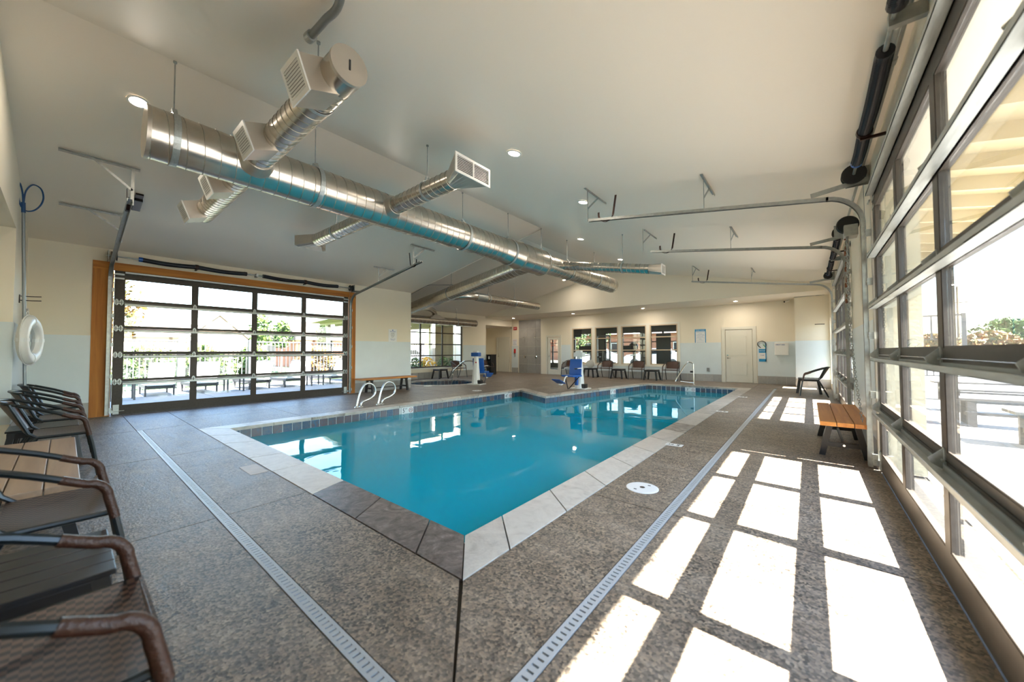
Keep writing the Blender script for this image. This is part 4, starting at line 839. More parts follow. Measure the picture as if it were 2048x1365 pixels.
MB().tube([(-4.80, 1.32, 3.36), (-4.66, 1.32, 3.36)], [0.19, 0.14], 24).build('saddle_collar', M['duct_box'], t, smooth=True)
for x in (-2.98, -4.25): grille_box(t, x)
hanger(t, -3.2, 1.32, 3.37, 0.137, ceilR(-3.2) - 0.005, ax=(1, 0, 0))
t = thing('branch_duct', 'spiral branch duct by the corner with two box grilles behind the big duct', 'duct', (0, 0, 0))
duct_part(t, (-7.3, 1.32, 3.36), (-5.15, 1.32, 3.36), 0.135, pitch=0.10, cap0=True)
for x in (-5.75, -7.1): grille_box(t, x)
t = thing('branch_duct', 'spiral branch duct over the pool flaring to a wide white grille', 'duct', (0, 0, 0))
duct_part(t, (-4.85, 3.05, 3.36), (-3.42, 3.05, 3.37), 0.12, pitch=0.10); end_grille(t, (-3.42, 3.05, 3.37), 1)
MB().tube([(-4.80, 3.05, 3.36), (-4.68, 3.05, 3.36)], [0.16, 0.125], 24).build('saddle_collar', M['duct_box'], t, smooth=True)
hanger(t, -3.95, 3.05, 3.37, 0.122, ceilR(-3.95) - 0.005, ax=(1, 0, 0))
t = thing('branch_duct', 'spiral branch duct pointing at the patio door with a flared end', 'duct', (0, 0, 0))
duct_part(t, (-7.3, 3.05, 3.36), (-5.15, 3.05, 3.36), 0.12, pitch=0.10); end_grille(t, (-7.3, 3.05, 3.36), -1)
hanger(t, -6.55, 3.05, 3.36, 0.122, ceilL(-6.55) - 0.005, ax=(1, 0, 0))
t = thing('branch_duct', 'long drooping branch duct with small white grille near the sunny door tracks', 'duct', (0, 0, 0))
duct_part(t, (-4.8, 8.0, 3.38), (-2.65, 8.0, 2.98), 0.105, pitch=0.10); end_grille(t, (-2.65, 8.0, 2.98), 1, 0.26, 0.22, 0.28, 0.105, drop=0.05)
hanger(t, -3.25, 8.0, 3.09, 0.107, ceilR(-3.25) - 0.005, ax=(1, 0, 0))
t = thing('spiral_duct', 'sloping spiral duct crossing from the main duct to the hot tub alcove', 'duct', (0, 0, 0))
duct_part(t, (-5.25, 7.05, 3.32), (-11.9, 8.3, 2.82), 0.205, pitch=0.13); hanger(t, -8.75, 7.71, 3.06, 0.21, ceilF(-8.75) - 0.01, ax=(-1, 0.19, 0))
t = thing('spiral_duct', 'slim return duct with round end under the dark alcove ceiling', 'duct', (0, 0, 0))
MB().tube(smooth_path([(-9.6, 8.05, 3.02), (-9.25, 8.35, 3.08), (-9.02, 8.75, 3.11), (-9.0, 9.1, 3.12)], 6), 0.135, 24).build('elbow', M['duct'], t, smooth=True)
duct_part(t, (-9, 9.1, 3.12), (-9, 12.75, 3.13), 0.14, pitch=0.16); MB().tube([(-9, 12.75, 3.13), (-9, 12.82, 3.13), (-9, 12.87, 3.13)], [0.142, 0.142, 0.11], 24).build('end_cap', M['duct'], t, smooth=True)
MB().cyl((-9, 9.06, 3.12), (-9, 9.55, 3.12), 0.146, 24).build('sleeve', M['galv'], t, smooth=True)
for y in (9.7, 11.2): hanger(t, -9, y, 3.12, 0.142, ceilF(-9) - 0.01)
t = thing('supply_duct', 'low supply duct with slot diffusers along the alcove window', 'duct', (0, 0, 0))
duct_part(t, (-12.6, 7.6, 2.55), (-12.6, 12.65, 2.56), 0.16, pitch=0.2, cap1=True)
MB().tube(smooth_path([(-11.6, 8.6, 2.92), (-12.0, 9.3, 2.98), (-12.4, 9.9, 2.95), (-12.55, 10.1, 2.85), (-12.55, 10.15, 2.74)], 5), 0.11, 20).build('elbow', M['duct'], t, smooth=True)
b = MB(); b.add([(-12.75, 9.75, 2.6), (-12.4, 9.75, 2.6), (-12.4, 10.7, 2.6), (-12.75, 10.7, 2.6), (-12.66, 10.04, 2.8), (-12.44, 10.04, 2.8), (-12.44, 10.26, 2.8), (-12.66, 10.26, 2.8)], [(0, 1, 5, 4), (1, 2, 6, 5), (2, 3, 7, 6), (3, 0, 4, 7), (4, 5, 6, 7)]).build('transition_box', M['duct_box'], t)
for y in (9.2, 10.6, 12.0): MB().box(-12.68, -12.5, y - 0.28, y + 0.28, 2.375, 2.41).build('slot_diffuser', M['white'], t)
for y in (8.6, 11.4): hanger(t, -12.6, y, 2.55, 0.162, ceilF(-12.6) - 0.01)
t = thing('ceiling_conduit', 'thin curved conduit on the alcove ceiling above the sloping duct', 'conduit', (0, 0, 0))
MB().tube(smooth_path([(-10.75, 7.6, 3.2), (-10.4, 7.7, 3.34), (-10.0, 7.75, 3.45), (-9.5, 7.85, 3.42), (-8.9, 7.95, 3.36)], 5), 0.012, 6).build('pipe', M['galv'], t)
# ---------------------------------------------------------------- chairs
def make_chair(label, cat='chair', wrap=True):
    t = thing('wicker_armchair', label, cat, (0, 0, 0), 0, 'stackable wicker armchairs'); W2 = 0.285
    for s in (-1, 1):
        x = s * W2
        pts = [(x, 0.235, 0.0), (x, 0.19, 0.30), (x * 0.99, 0.15, 0.50)] + [(x * 0.99, 0.15 - 0.075 * (1 - math.cos(a)), 0.50 + 0.085 * math.sin(a)) for a in (0.4, 0.8, 1.2, 1.55)] + [(x * 0.98, -0.08, 0.66), (x * 0.93, -0.26, 0.73)]
        MB().tube(smooth_path(pts, 3), 0.0155, 8).build('arm', M['chairframe'], t, smooth=True)
        if wrap: MB().tube(smooth_path([(x, 0.172, 0.40), (x * 0.99, 0.15, 0.50)] + [(x * 0.99, 0.15 - 0.075 * (1 - math.cos(a)), 0.50 + 0.085 * math.sin(a)) for a in (0.4, 0.8, 1.2, 1.55)] + [(x * 0.985, 0.0, 0.622)], 3), 0.0188, 10).build('arm_wrap', M['wrap'], t, smooth=True)
        MB().tube([(x * 0.93, -0.14, 0.43), (x * 0.97, -0.25, 0.20), (x * 0.99, -0.34, 0.0)], 0.0155, 8).build('rear_leg', M['chairframe'], t, smooth=True)
        MB().tube([(x * 0.95, 0.17, 0.425), (x * 0.93, -0.14, 0.425), (x * 0.93, -0.19, 0.47), (x * 0.90, -0.30, 0.74)], 0.0135, 8).build('side_rail', M['chairframe'], t, smooth=True)
    MB().tube(smooth_path([(-W2 * 0.93, -0.26, 0.73), (-W2 * 0.75, -0.34, 0.755), (0, -0.385, 0.765), (W2 * 0.75, -0.34, 0.755), (W2 * 0.93, -0.26, 0.73)], 5), 0.0125, 8).build('top_rail', M['chairframe'], t, smooth=True)
    MB().tube([(-W2 * 0.95, 0.175, 0.425), (W2 * 0.95, 0.175, 0.425)], 0.012, 8).build('front_rail', M['wrap'], t, smooth=True)
    # seat: slightly dished panel
    b = MB(); nx, ny = 10, 8; g = []
    for lay in (0.0, -0.008):
        for j in range(ny + 1):
            for i in range(nx + 1):
                u, v = i / nx * 2 - 1, j / ny; g.append((u * W2 * 0.94, 0.185 - v * 0.36, 0.437 - 0.018 * (1 - u * u) * math.sin(PI * v) + lay))
    K = (nx + 1) * (ny + 1); fs = []
    for j in range(ny):
        for i in range(nx):
            a = j * (nx + 1) + i; fs.append((a, a + nx + 1, a + nx + 2, a + 1)); fs.append((a + K, a + 1 + K, a + nx + 2 + K, a + nx + 1 + K))
    for i in range(nx): fs.append((i, i + 1, i + 1 + K, i + K))
    b.add(g, fs).build('seat', M['seatweave'], t, smooth=True)
    b = MB(); g = []; nx, ny = 14, 6
    for lay in (0.0, -0.008):
        for j in range(ny + 1):
            for i in range(nx + 1):
                u, v = i / nx * 2 - 1, j / ny; g.append((u * W2 * (0.84 + 0.05 * v), -0.20 - 0.10 * v - 0.075 * (1 - u * u) * (0.3 + 0.7 * v) + lay, 0.47 + 0.285 * v - 0.03 * (u * u) * v))
    K = (nx + 1) * (ny + 1); fs = []
    for j in range(ny):
        for i in range(nx):
            a = j * (nx + 1) + i; fs.append((a, a + 1, a + nx + 2, a + nx + 1)); fs.append((a + K, a + nx + 1 + K, a + nx + 2 + K, a + 1 + K))
    b.add(g, fs).build('backrest', M['wicker'], t, smooth=True)
    return t
ch0 = make_chair('dark armchair farthest along the near row, in the corner under the life ring')
ch0.location = (-8.33, 0.0, 0)
chn = [(-7.0, 'wicker armchair second from the corner in the near row'), (-5.72, 'wicker armchair tucked beside the corner end of the pale bench'), (-2.92, 'wicker armchair between the pale bench and the slatted dark table'), (-1.52, 'closest wicker armchair with cord wrapped arms at the picture edge')]
for x, lab in chn: dup(ch0, (x, 0.0, 0), 0, lab)
far = [(-9.05, 'armchair partly behind the blue pool lift seat at the far wall'), (-7.16, 'armchair under the second gym window'), (-5.72, 'armchair under the third gym window'), (-4.32, 'armchair under the last gym window beside the handrail')]
for x, lab in far: dup(ch0, (x, 15.45, 0), PI, lab)
dup(ch0, (0.03, 12.62, 0), PI / 2, 'lone dark armchair against the sunny wall past the bench')
dup(ch0, (-12.62, 11.6, 0), -PI / 2, 'armchair beside the dark table behind the hot tub'); dup(ch0, (-12.62, 13.55, 0), -PI / 2, 'armchair behind the alcove pool lift next to the black bin')
# dark slatted side tables
def make_table(label):
    t = thing('side_table', label, 'side table', (0, 0, 0), 0, 'dark resin side tables'); w = 0.235
    for k in range(5):
        x0 = -w + k * (2 * w / 5); MB().rbox(x0 + 0.002, x0 + 2 * w / 5 - 0.002, -w, w, 0.405, 0.425, 0.004).build('slat', M['darkslat'], t)
    MB().rbox(-w + 0.01, w - 0.01, -w + 0.01, w - 0.01, 0.345, 0.404, 0.006).build('apron', M['darkslat'], t)
    for sx in (-1, 1):
        for sy in (-1, 1):
            b = MB(); b.beam((sx * (w + 0.02), sy * (w + 0.02), 0.0), (sx * (w - 0.04), sy * (w - 0.04), 0.40), 0.06, 0.045, up=(0, 1, 0)); b.build('leg', M['darkslat'], t)
    return t
tb0 = make_table('dark slatted side table between the two nearest armchairs'); tb0.location = (-2.18, -0.10, 0)
for x, y, lab in ((-6.35, -0.12, 'dark slatted side table beside the armchair next to the pale bench'), (-7.68, -0.12, 'dark slatted side table beside the corner armchair'), (-7.80, 15.3, 'dark side table under the first gym window holding a grey cushion'), (-6.46, 15.3, 'dark side table between second and third window armchairs'), (-5.02, 15.3, 'dark side table between the last two far wall armchairs'), (-12.7, 10.55, 'dark side table behind the hot tub below the alcove window'), (-0.02, 13.25, 'dark side table behind the lone armchair by the sunny wall')): dup(tb0, (x, y, 0), 0, lab)
t = thing('cushion', 'grey round cushion propped on the dark table under the first gym window', 'cushion', (-7.83, 15.35, 0.427), 0.3)
MB().lathe([(0.0, -0.03), (0.15, -0.028), (0.19, 0.0), (0.15, 0.028), (0.0, 0.03)], 24, (0, 0, 0.19), 'y').build('pad', mat('grey_cushion', (0.38, 0.38, 0.35), 0.8), t, smooth=True).rotation_euler = (-0.35, 0, 0.4)
# wooden benches
def make_bench(label, mt, loc, rz):
    t = thing('wooden_bench', label, 'bench', loc, rz, 'plank benches on black trestle legs'); L, D = 1.85, 0.42
    for k in range(3):
        y0 = -D / 2 + k * D / 3; MB().rbox(-L / 2, L / 2, y0 + 0.003, y0 + D / 3 - 0.003, 0.385, 0.43, 0.004).build('plank', M[mt], t)
    for s in (-1, 1):
        x = s * (L / 2 - 0.34)
        for sy in (-1, 1): MB().beam((x, sy * 0.19, 0.0), (x, sy * 0.11, 0.385), 0.055, 0.055, up=(1, 0, 0)).build('leg', M['black'], t)
        MB().box(x - 0.02, x + 0.02, -0.15, 0.15, 0.11, 0.155).build('cross_rail', M['black'], t); MB().box(x - 0.025, x + 0.025, -0.17, 0.17, 0.345, 0.384).build('top_rail', M['black'], t)
    MB().box(-L / 2 + 0.34, L / 2 - 0.34, -0.012, 0.012, 0.12, 0.145).build('stretcher', M['black'], t)
    for s in (-1, 1): MB().cyl((s * (L / 2 - 0.315), 0, 0.133), (s * (L / 2 - 0.305), 0, 0.133), 0.012, 10).build('bolt', M['chrome'], t)
    return t
b0 = make_bench('orange wooden bench against the sunny wall under the hanging chain', 'plank', (0.285, 6.14, 0), PI / 2)
b1 = dup(b0, (-9.95, 6.22, 0), PI / 2, 'orange wooden bench below the notice beside the patio door')
b2 = dup(b0, (-4.30, -0.13, 0), 0, 'worn pale wooden bench among the near row of armchairs')
for c in b2.children:
    if c.name.startswith('plank'): c.data = c.data.copy(); c.data.materials[0] = M['plankpale']
# ---------------------------------------------------------------- pool fittings
def grab(label, y, x0=-7.58):
    t = thing('grab_rail', label, 'grab rail', (x0, y, 0), 0, 'stainless pool grab rails')
    pts = [(0.0, 0.0, 0.0), (0.0, 0.07, 0.28), (0.0, 0.14, 0.43), (0.0, 0.24, 0.50), (0.0, 0.36, 0.47), (0.0, 0.43, 0.37), (0.0, 0.42, 0.24), (0.0, 0.30, 0.16), (0.0, 0.17, 0.12), (0.0, 0.115, 0.08), (0.0, 0.10, 0.0)]
    MB().tube(smooth_path(pts, 5), 0.021, 14).build('tube', M['chrome'], t, smooth=True)
    for yy in (0.0, 0.10): MB().lathe([(0.0, 0.0), (0.048, 0.0), (0.045, 0.012), (0.022, 0.02), (0.022, 0.03)], 18, (0, yy, 0)).build('escutcheon', M['chrome'], t, smooth=True)
    return t
g0 = grab('stainless grab rail nearer the patio door', 4.0); dup(g0, (-7.6, 4.52, 0), 0, 'stainless grab rail nearer the bench')
t = thing('handrail', 'stainless entry handrail at the far end of the pool', 'handrail', (-3.25, 14.0, 0))
MB().tube(smooth_path([(-0.40, -0.45, 0.12), (-0.36, -0.38, 0.25), (-0.14, 0.0, 0.75), (-0.05, 0.02, 0.79), (0.06, 0.02, 0.76), (0.08, 0.02, 0.60), (0.09, 0.0, 0.0)], 5), 0.02, 12).tube([(0.09, 0.0, 0.07), (-0.3, -0.2, 0.12)], 0.018, 10).build('tube', M['chrome'], t, smooth=True)
MB().lathe([(0, 0), (0.05, 0), (0.04, 0.02), (0, 0.02)], 16, (0.09, 0, 0)).build('escutcheon', M['chrome'], t); MB().rbox(-0.02, 0.07, -0.02, 0.03, 0.43, 0.49, 0.005).build('clamp', M['black'], t)
t = thing('handrail', 'pale sloping handrail beside the hot tub', 'handrail', (-11.3, 10.2, 0))
MB().tube(smooth_path([(-0.25, 0.05, -0.12), (-0.25, 0.05, 0.2), (-0.18, 0.02, 0.38), (0.5, -0.1, 0.76), (0.75, -0.12, 0.82), (1.15, -0.12, 0.80), (1.25, -0.12, 0.6), (1.27, -0.12, 0.0)], 5), 0.024, 12).build('tube', M['chrome'], t, smooth=True)
# pool lifts
def lift(name, label, loc, rz, seat_rot, tip=True):
    t = thing(name, label, 'pool lift', loc, rz, 'blue and white pool lifts')
    MB().rbox(-0.24, 0.30, -0.22, 0.22, 0.0, 0.03, 0.008).build('base_plate', M['white'], t)
    b = MB(); b.tube([(0.0, 0, 0.03), (0, 0, 0.4), (0, 0, 0.9), (0, 0, 1.12)], [0.16, 0.13, 0.085, 0.075], 10); b.build('mast', M['white'], t)
    MB().rbox(0.10, 0.24, -0.09, 0.09, 0.03, 0.16, 0.015).build('motor_cover', M['black'], t)
    MB().beam((0.10, 0.10, 0.05), (0.04, 0.05, 1.10), 0.03, 0.03).beam((0.10, -0.10, 0.05), (0.04, -0.05, 1.10), 0.03, 0.03).build('side_struts', M['white'], t)
    MB().rbox(-0.16, 0.16, -0.10, 0.10, 1.02, 1.16, 0.02).build('top_cover', M['blue'] if tip else M['white'], t); MB().rbox(-0.09, 0.09, -0.07, 0.07, 1.161, 1.22, 0.015).build('cap', M['white'], t)
    MB().cyl((0.05, -0.092, 0.80), (0.05, -0.078, 0.80), 0.028, 12).build('stop_button', M['red'], t)
    m4 = Matrix.Rotation(seat_rot, 4, 'Z')
    def tr(mb): mb.v = [tuple(m4 @ Vector(v)) for v in mb.v]; return mb
    # seat looks along local -y after rotation, hung out in front of the mast
    tr(MB().rbox(-0.24, 0.24, -0.62, -0.18, 0.40, 0.46, 0.025)).build('seat', M['blue'], t, smooth=True)
    bk = MB().rbox(-0.23, 0.23, -0.025, 0.025, 0.0, 0.50, 0.022); bk.v = [(v[0] * (1 - 0.12 * max(0, v[2] - 0.3)), v[1] - 0.18 + v[2] * 0.12 - 0.05 * (v[0] / 0.23) ** 2, v[2] + 0.45) for v in bk.v]
    tr(bk).build('backrest', M['blue'], t, smooth=True)
    for sx in (-1, 1): tr(MB().tube([(sx * 0.25, -0.17, 0.66), (sx * 0.26, -0.30, 0.67), (sx * 0.26, -0.56, 0.66)], 0.014, 8)).build('armrest', M['white'], t); tr(MB().tube([(sx * 0.26, -0.46, 0.66), (sx * 0.26, -0.58, 0.66)], 0.018, 8)).build('arm_grip', M['black'], t)
    tr(MB().tube(smooth_path([(0.0, -0.60, 0.42), (0.0, -0.70, 0.40), (0.0, -0.78, 0.26), (0.0, -0.88, 0.18), (0.0, -1.0, 0.20)], 4), 0.02, 8)).build('footrest_bar', M['white'], t, smooth=True)
    fr = MB().rbox(-0.17, 0.17, -1.16, -0.90, 0.21, 0.235, 0.01); fr.v = [(v[0], v[1], v[2] + (-v[1] - 0.9) * 0.5) for v in fr.v]; tr(fr).build('footrest', M['blue'], t)
    tr(MB().tube([(-0.18, -0.50, 0.40), (-0.13, -0.42, 0.0)], 0.017, 8).tube([(0.18, -0.25, 0.40), (-0.10, -0.42, 0.02)], 0.017, 8)).build('support_leg', M['black'], t)
    tr(MB().beam((0, -0.2, 0.36), (0, 0.05, 0.30), 0.05, 0.05).rbox(-0.05, 0.05, -0.20, -0.06, 0.12, 0.40, 0.02)).build('pivot_arm', M['blue'], t)
    return t
lift('pool_lift', 'blue and white pool lift at the pool notch with its seat facing the patio', (-5.72, 10.45, 0), 0, -0.15, tip=False)
lift('pool_lift', 'blue and white pool lift beside the hot tub', (-9.45, 9.52, 0), 0.2, PI + 0.1, tip=True)
# life ring, hook pole, wall hook in the near corner
t = thing('life_ring', 'white ring buoy with grab rope hanging on the near wall in the corner', 'life ring', (-8.15, -0.295, 1.37), -0.22)
t.scale = (0.92, 0.92, 0.92)
n1, n2 = 32, 12; b = MB(); g = []
for i in range(n1):
    a = 2 * PI * i / n1
    for k in range(n2):
        c = 2 * PI * k / n2; rr = 0.27 + 0.085 * math.cos(c); g.append((rr * math.cos(a), 0.058 * math.sin(c), rr * math.sin(a)))
b.add(g, [(i * n2 + k, i * n2 + (k + 1) % n2, ((i + 1) % n1) * n2 + (k + 1) % n2, ((i + 1) % n1) * n2 + k) for i in range(n1) for k in range(n2)]).build('ring', M['white'], t, smooth=True)
for k in range(4):
    a = PI / 4 + k * PI / 2 - PI / 4; c = Vector((0.27 * math.cos(a), 0, 0.27 * math.sin(a)))
    pts = [c + Vector((math.cos(a) * 0.089 * math.cos(u), 0.062 * math.sin(u), math.sin(a) * 0.089 * math.cos(u))) for u in [2 * PI * j / 12 for j in range(12)]]
    bb = MB()
    for j in range(12): bb.beam(pts[j], pts[(j + 1) % 12], 0.05, 0.004, up=(math.cos(a), 0.01, math.sin(a)))
    bb.build('band', M['paper'], t)
bb = MB()
for k in range(4):
    a0 = k * PI / 2; pts = [((0.36 + 0.03 * math.sin(PI * j / 8)) * math.cos(a0 + j * PI / 16), 0.0, (0.36 + 0.03 * math.sin(PI * j / 8)) * math.sin(a0 + j * PI / 16)) for j in range(9)]; bb.tube(pts, 0.007, 5)
bb.build('grab_rope', M['rope'], t)
t = thing('coiled_rope', 'loose white rope bundle hung above the life ring', 'rope', (-8.95, -0.37, 1.78)); b = MB()
for k in range(9):
    ph = random.random() * 6; rr = 0.055 + 0.03 * random.random(); b.tube([(rr * math.cos(a + ph), 0.02 * math.sin(2 * a + ph), -0.02 + 1.25 * rr * math.sin(a + ph)) for a in [2 * PI * j / 14 for j in range(14)]], 0.006, 5, closed=True)
b.tube([(0.02, 0, 0.08), (0.03, 0.0, 0.24), (0.0, 0.02, 0.30)], 0.006, 5).build('rope', M['rope'], t)
t = thing('life_hook_pole', 'tall grey rescue pole with blue looped hook leaning in the near corner', 'pole', (-8.3, -0.345, 0))
MB().tube([(0, 0.03, 0.02), (0.0, -0.05, 3.15)], 0.016, 10).build('pole', mat('grey_pole', (0.28, 0.31, 0.33), 0.4, 0.6), t, smooth=True)
MB().tube([(0, -0.048, 3.12), (0, -0.052, 3.26)], 0.020, 10).build('socket', M['bluehose'], t)
MB().tube(smooth_path([(0, -0.052, 3.24), (0.01, -0.062, 3.40), (0.01, -0.088, 3.52), (0.01, -0.098, 3.42), (0.0, -0.088, 3.28), (0.0, -0.045, 3.16), (0.0, 0.03, 3.17), (0.0, 0.09, 3.26), (0.0, 0.115, 3.38), (0.0, 0.09, 3.50), (0.0, 0.02, 3.53), (0.0, -0.035, 3.42), (0.0, -0.05, 3.25)], 5), 0.009, 8).build('hook_loop', M['bluehose'], t, smooth=True)
t = thing('wall_hook', 'black double wall hook above the life ring', 'hook', (-8.8, YN, 1.98))
MB().rbox(-0.02, 0.02, 0.0, 0.012, -0.06, 0.06, 0.003).tube([(0, 0.01, 0.04), (0.02, 0.12, 0.04), (0.03, 0.20, 0.045)], 0.007, 6).tube([(0, 0.01, -0.02), (0.02, 0.12, -0.02), (0.03, 0.20, -0.015)], 0.007, 6).build('bracket', M['black'], t)
# ---------------------------------------------------------------- signs and wall fixtures
def sign(name, lab, c, w, h, face='paper', rot=(PI / 2, 0, 0), th=0.006):
    """c = centre on the wall; text plane faces local +z after rot"""
    t = thing(name, lab, 'sign', c); t.rotation_euler = rot
    MB().rbox(-w / 2, w / 2, -h / 2, h / 2, 0, th, 0.002).build('board', M[face], t); return t
def lines(t, rows, th=0.0065):
    for (x, y, w, h, mk) in rows: MB().box(x - w / 2, x + w / 2, y - h / 2, y + h / 2, th, th + 0.001).build('printed_line', M[mk], t)
RL = (PI / 2, 0, PI / 2)
t = sign('spa_rules_sign', 'white notice headed SPA RULES on the wall above the bench', (XL + 0.001, 6.61, 1.72), 0.30, 0.40, rot=RL)
text('SPA RULES', 0.042, M['inkblue'], t, (0, 0.12, 0.0068), (0, 0, 0)); MB().lathe([(0, 0.0065), (0.018, 0.0065), (0.018, 0.0075), (0, 0.0075)], 12, (0, 0.165, 0)).build('emblem', M['inkblue'], t)
for k, s_ in enumerate(['NO DIVING', 'NO RUNNING', 'SHOWER FIRST', 'NO GLASS', 'NO PETS']): text(s_, 0.021, M['ink'], t, (0, 0.075 - k * 0.033, 0.0068), (0, 0, 0))
text('SWIM AT YOUR', 0.026, M['inkblue'], t, (0, -0.115, 0.0068), (0, 0, 0)); text('OWN RISK', 0.026, M['inkblue'], t, (0, -0.15, 0.0068), (0, 0, 0))
t = sign('pool_rules_sign', 'blue edged POOL RULES notice between the gym windows and the panel door', (-3.34, YB - 0.001, 1.77), 0.40, 0.58, 'cyan')
MB().box(-0.17, 0.17, -0.26, 0.205, 0.0062, 0.0072).build('white_field', M['paper'], t); text('POOL RULES', 0.055, M['paper'], t, (0, 0.245, 0.0068), (0, 0, 0))
for k, s_ in enumerate(['NO RUNNING OR ROUGH PLAY', 'NO DIVING', 'NO GLASS IN POOL AREA', 'SHOWER BEFORE SWIMMING', 'NO FOOD OR DRINK', 'CHILDREN WITH ADULT ONLY', 'NO PETS', 'OBEY ALL POSTED SIGNS']): text(s_, 0.022, M['inkblue'], t, (0, 0.165 - k * 0.045, 0.0076), (0, 0, 0))
text('SWIM AT OWN RISK', 0.028, M['inkblue'], t, (0, -0.225, 0.0076), (0, 0, 0))
t = thing('exit_sign', 'small red EXIT sign high on the wall left of the shower', 'exit sign', (-12.94, 16.198, 2.50)); MB().rbox(-0.12, 0.12, -0.03, 0, -0.09, 0.09, 0.006).build('case', M['red'], t); text('EXIT', 0.09, M['paper'], t, (0, -0.032, 0), (PI / 2, 0, 0))
t = sign('wall_notice', 'small white notice with red and blue print beside the shower tiles', (-12.98, 16.195, 1.70), 0.32, 0.38); text('WARNING', 0.05, M['inkred'], t, (0, 0.12, 0.0068), (0, 0, 0))
for k in range(4): text(['NO LIFEGUARD', 'ON DUTY', 'USE POOL AT', 'YOUR OWN RISK'][k], 0.032, M['inkblue'], t, (0, 0.05 - k * 0.055, 0.0068), (0, 0, 0))
t = thing('wall_phone', 'red emergency phone under the notice beside the shower', 'phone', (-12.96, 16.198, 1.22)); MB().rbox(-0.05, 0.05, -0.05, 0, -0.12, 0.12, 0.012).build('body', M['red'], t); MB().rbox(-0.035, 0.035, -0.085, -0.051, -0.10, 0.10, 0.012).build('handset', M['red'], t)
MB().tube([(-0.03, -0.02, -0.12), (-0.035, -0.02, -0.35)], 0.006, 6).tube([(0.03, -0.02, -0.12), (0.03, -0.02, -0.33)], 0.006, 6).build('cord', M['ink'], t)
for k, (x, lab) in enumerate(((-12.26, 'shower head and valve on the hallway side of the tiled wall'), (-11.5, 'shower head and valve on the gym door side of the tiled wall'))):
    t = thing('shower', lab, 'shower', (x, 16.188, 0), 0, 'wall showers'); MB().tube(smooth_path([(0, 0, 2.0), (0, -0.07, 2.01), (0, -0.11, 1.97)], 4), 0.010, 8).build('arm', M['chrome'], t); MB().lathe([(0.012, 0.03), (0.045, -0.01), (0.045, -0.02), (0, -0.02)], 16, (0, -0.13, 1.95)).build('shower_head', M['chrome'], t, smooth=True)
    MB().lathe([(0, 0), (0.075, 0), (0.07, -0.012), (0.02, -0.02), (0.02, -0.06), (0, -0.06)], 20, (0, 0, 0.90), 'y').build('valve_plate', M['chrome'], t, smooth=True); MB().beam((0, -0.05, 0.90), (0.01, -0.055, 0.83), 0.012, 0.012).build('valve_lever', M['chrome'], t)
t = thing('rescue_tube_station', 'blue and white rescue board with black loop beside the panel door', 'safety board', (-1.30, YB - 0.002, 0)); MB().rbox(-0.11, 0.11, -0.03, 0, 0.80, 1.32, 0.01).build('board', M['white'], t)
MB().box(-0.112, 0.112, -0.034, -0.028, 1.12, 1.26).box(-0.112, 0.112, -0.034, -0.028, 0.80, 0.90).box(0.085, 0.112, -0.034, -0.028, 0.80, 1.46).build('blue_bands', M['cyan'], t)
text('RESCUE', 0.05, M['paper'], t, (-0.01, -0.036, 1.19), (PI / 2, 0, 0)); text('TUBE', 0.05, M['inkblue'], t, (-0.01, -0.033, 1.03), (PI / 2, 0, 0))
MB().tube(smooth_path([(-0.05, -0.03, 1.30), (-0.14, -0.04, 1.40), (-0.12, -0.04, 1.50), (0.0, -0.04, 1.54), (0.10, -0.04, 1.48), (0.11, -0.04, 1.36)], 5), 0.012, 8).build('loop', M['black'], t, smooth=True); MB().beam((0.02, -0.05, 1.42), (0.09, -0.05, 1.33), 0.02, 0.02).build('green_strap', M['green'], t)
t = thing('wall_box', 'square white wall box with blue lettering near the corner', 'wall box', (-0.74, YB, 0)); MB().rbox(-0.20, 0.20, -0.14, 0, 1.04, 1.48, 0.015).build('box', M['white'], t); text('FIRST AID', 0.06, M['inkblue'], t, (-0.03, -0.143, 1.40), (PI / 2, 0, 0))
t = thing('power_outlet', 'covered grey power outlet low on the far wall', 'outlet', (-3.08, YB - 0.01, 0.46)); MB().rbox(-0.045, 0.045, -0.035, 0, -0.07, 0.07, 0.006).build('cover', mat('grey_plastic', (0.22, 0.22, 0.22), 0.5), t)
t = thing('wall_vent', 'grey wire wall vent behind the pool lift seat', 'vent', (-9.5, YB - 0.01, 0.50)); b = MB().box(-0.22, 0.22, -0.012, 0, -0.16, 0.16)
for k in range(12): b.box(-0.21, 0.21, -0.018, -0.013, -0.15 + k * 0.026, -0.14 + k * 0.026)
b.build('louvres', mat('vent_grey', (0.33, 0.32, 0.30), 0.5), t)
t = thing('security_camera', 'tiny black and white bullet camera under the soffit at the far corner', 'camera', (-0.50, 15.9, 2.93)); MB().cyl((0, 0, 0), (-0.12, -0.08, -0.03), 0.03, 12).build('body', M['white'], t); MB().cyl((-0.12, -0.08, -0.03), (-0.135, -0.09, -0.035), 0.028, 12).build('lens', M['black'], t); MB().cyl((0.0, 0.0, 0), (0.0, 0.02, 0.04), 0.015, 8).build('mount', M['white'], t)
t = thing('wall_rod', 'short dark rod fixed on the boxed out corner', 'rod', (0.285, 15.19, 2.035)); MB().cyl((-0.12, -0.03, 0), (0.12, -0.03, 0), 0.010, 8).cyl((-0.10, -0.03, 0), (-0.10, 0, 0), 0.006, 6).cyl((0.10, -0.03, 0), (0.10, 0, 0), 0.006, 6).build('bar', M['bumper'], t)
t = thing('conduit_pipe', 'thin conduit under the soffit edge above the boxed out corner', 'conduit', (0, 15.18, 0)); MB().cyl((-0.35, 0, 2.95), (0.45, 0, 2.98), 0.009, 6).cyl((0.2, 0, 2.97), (0.42, 0, 2.98), 0.02, 8).build('pipe', M['galv'], t)
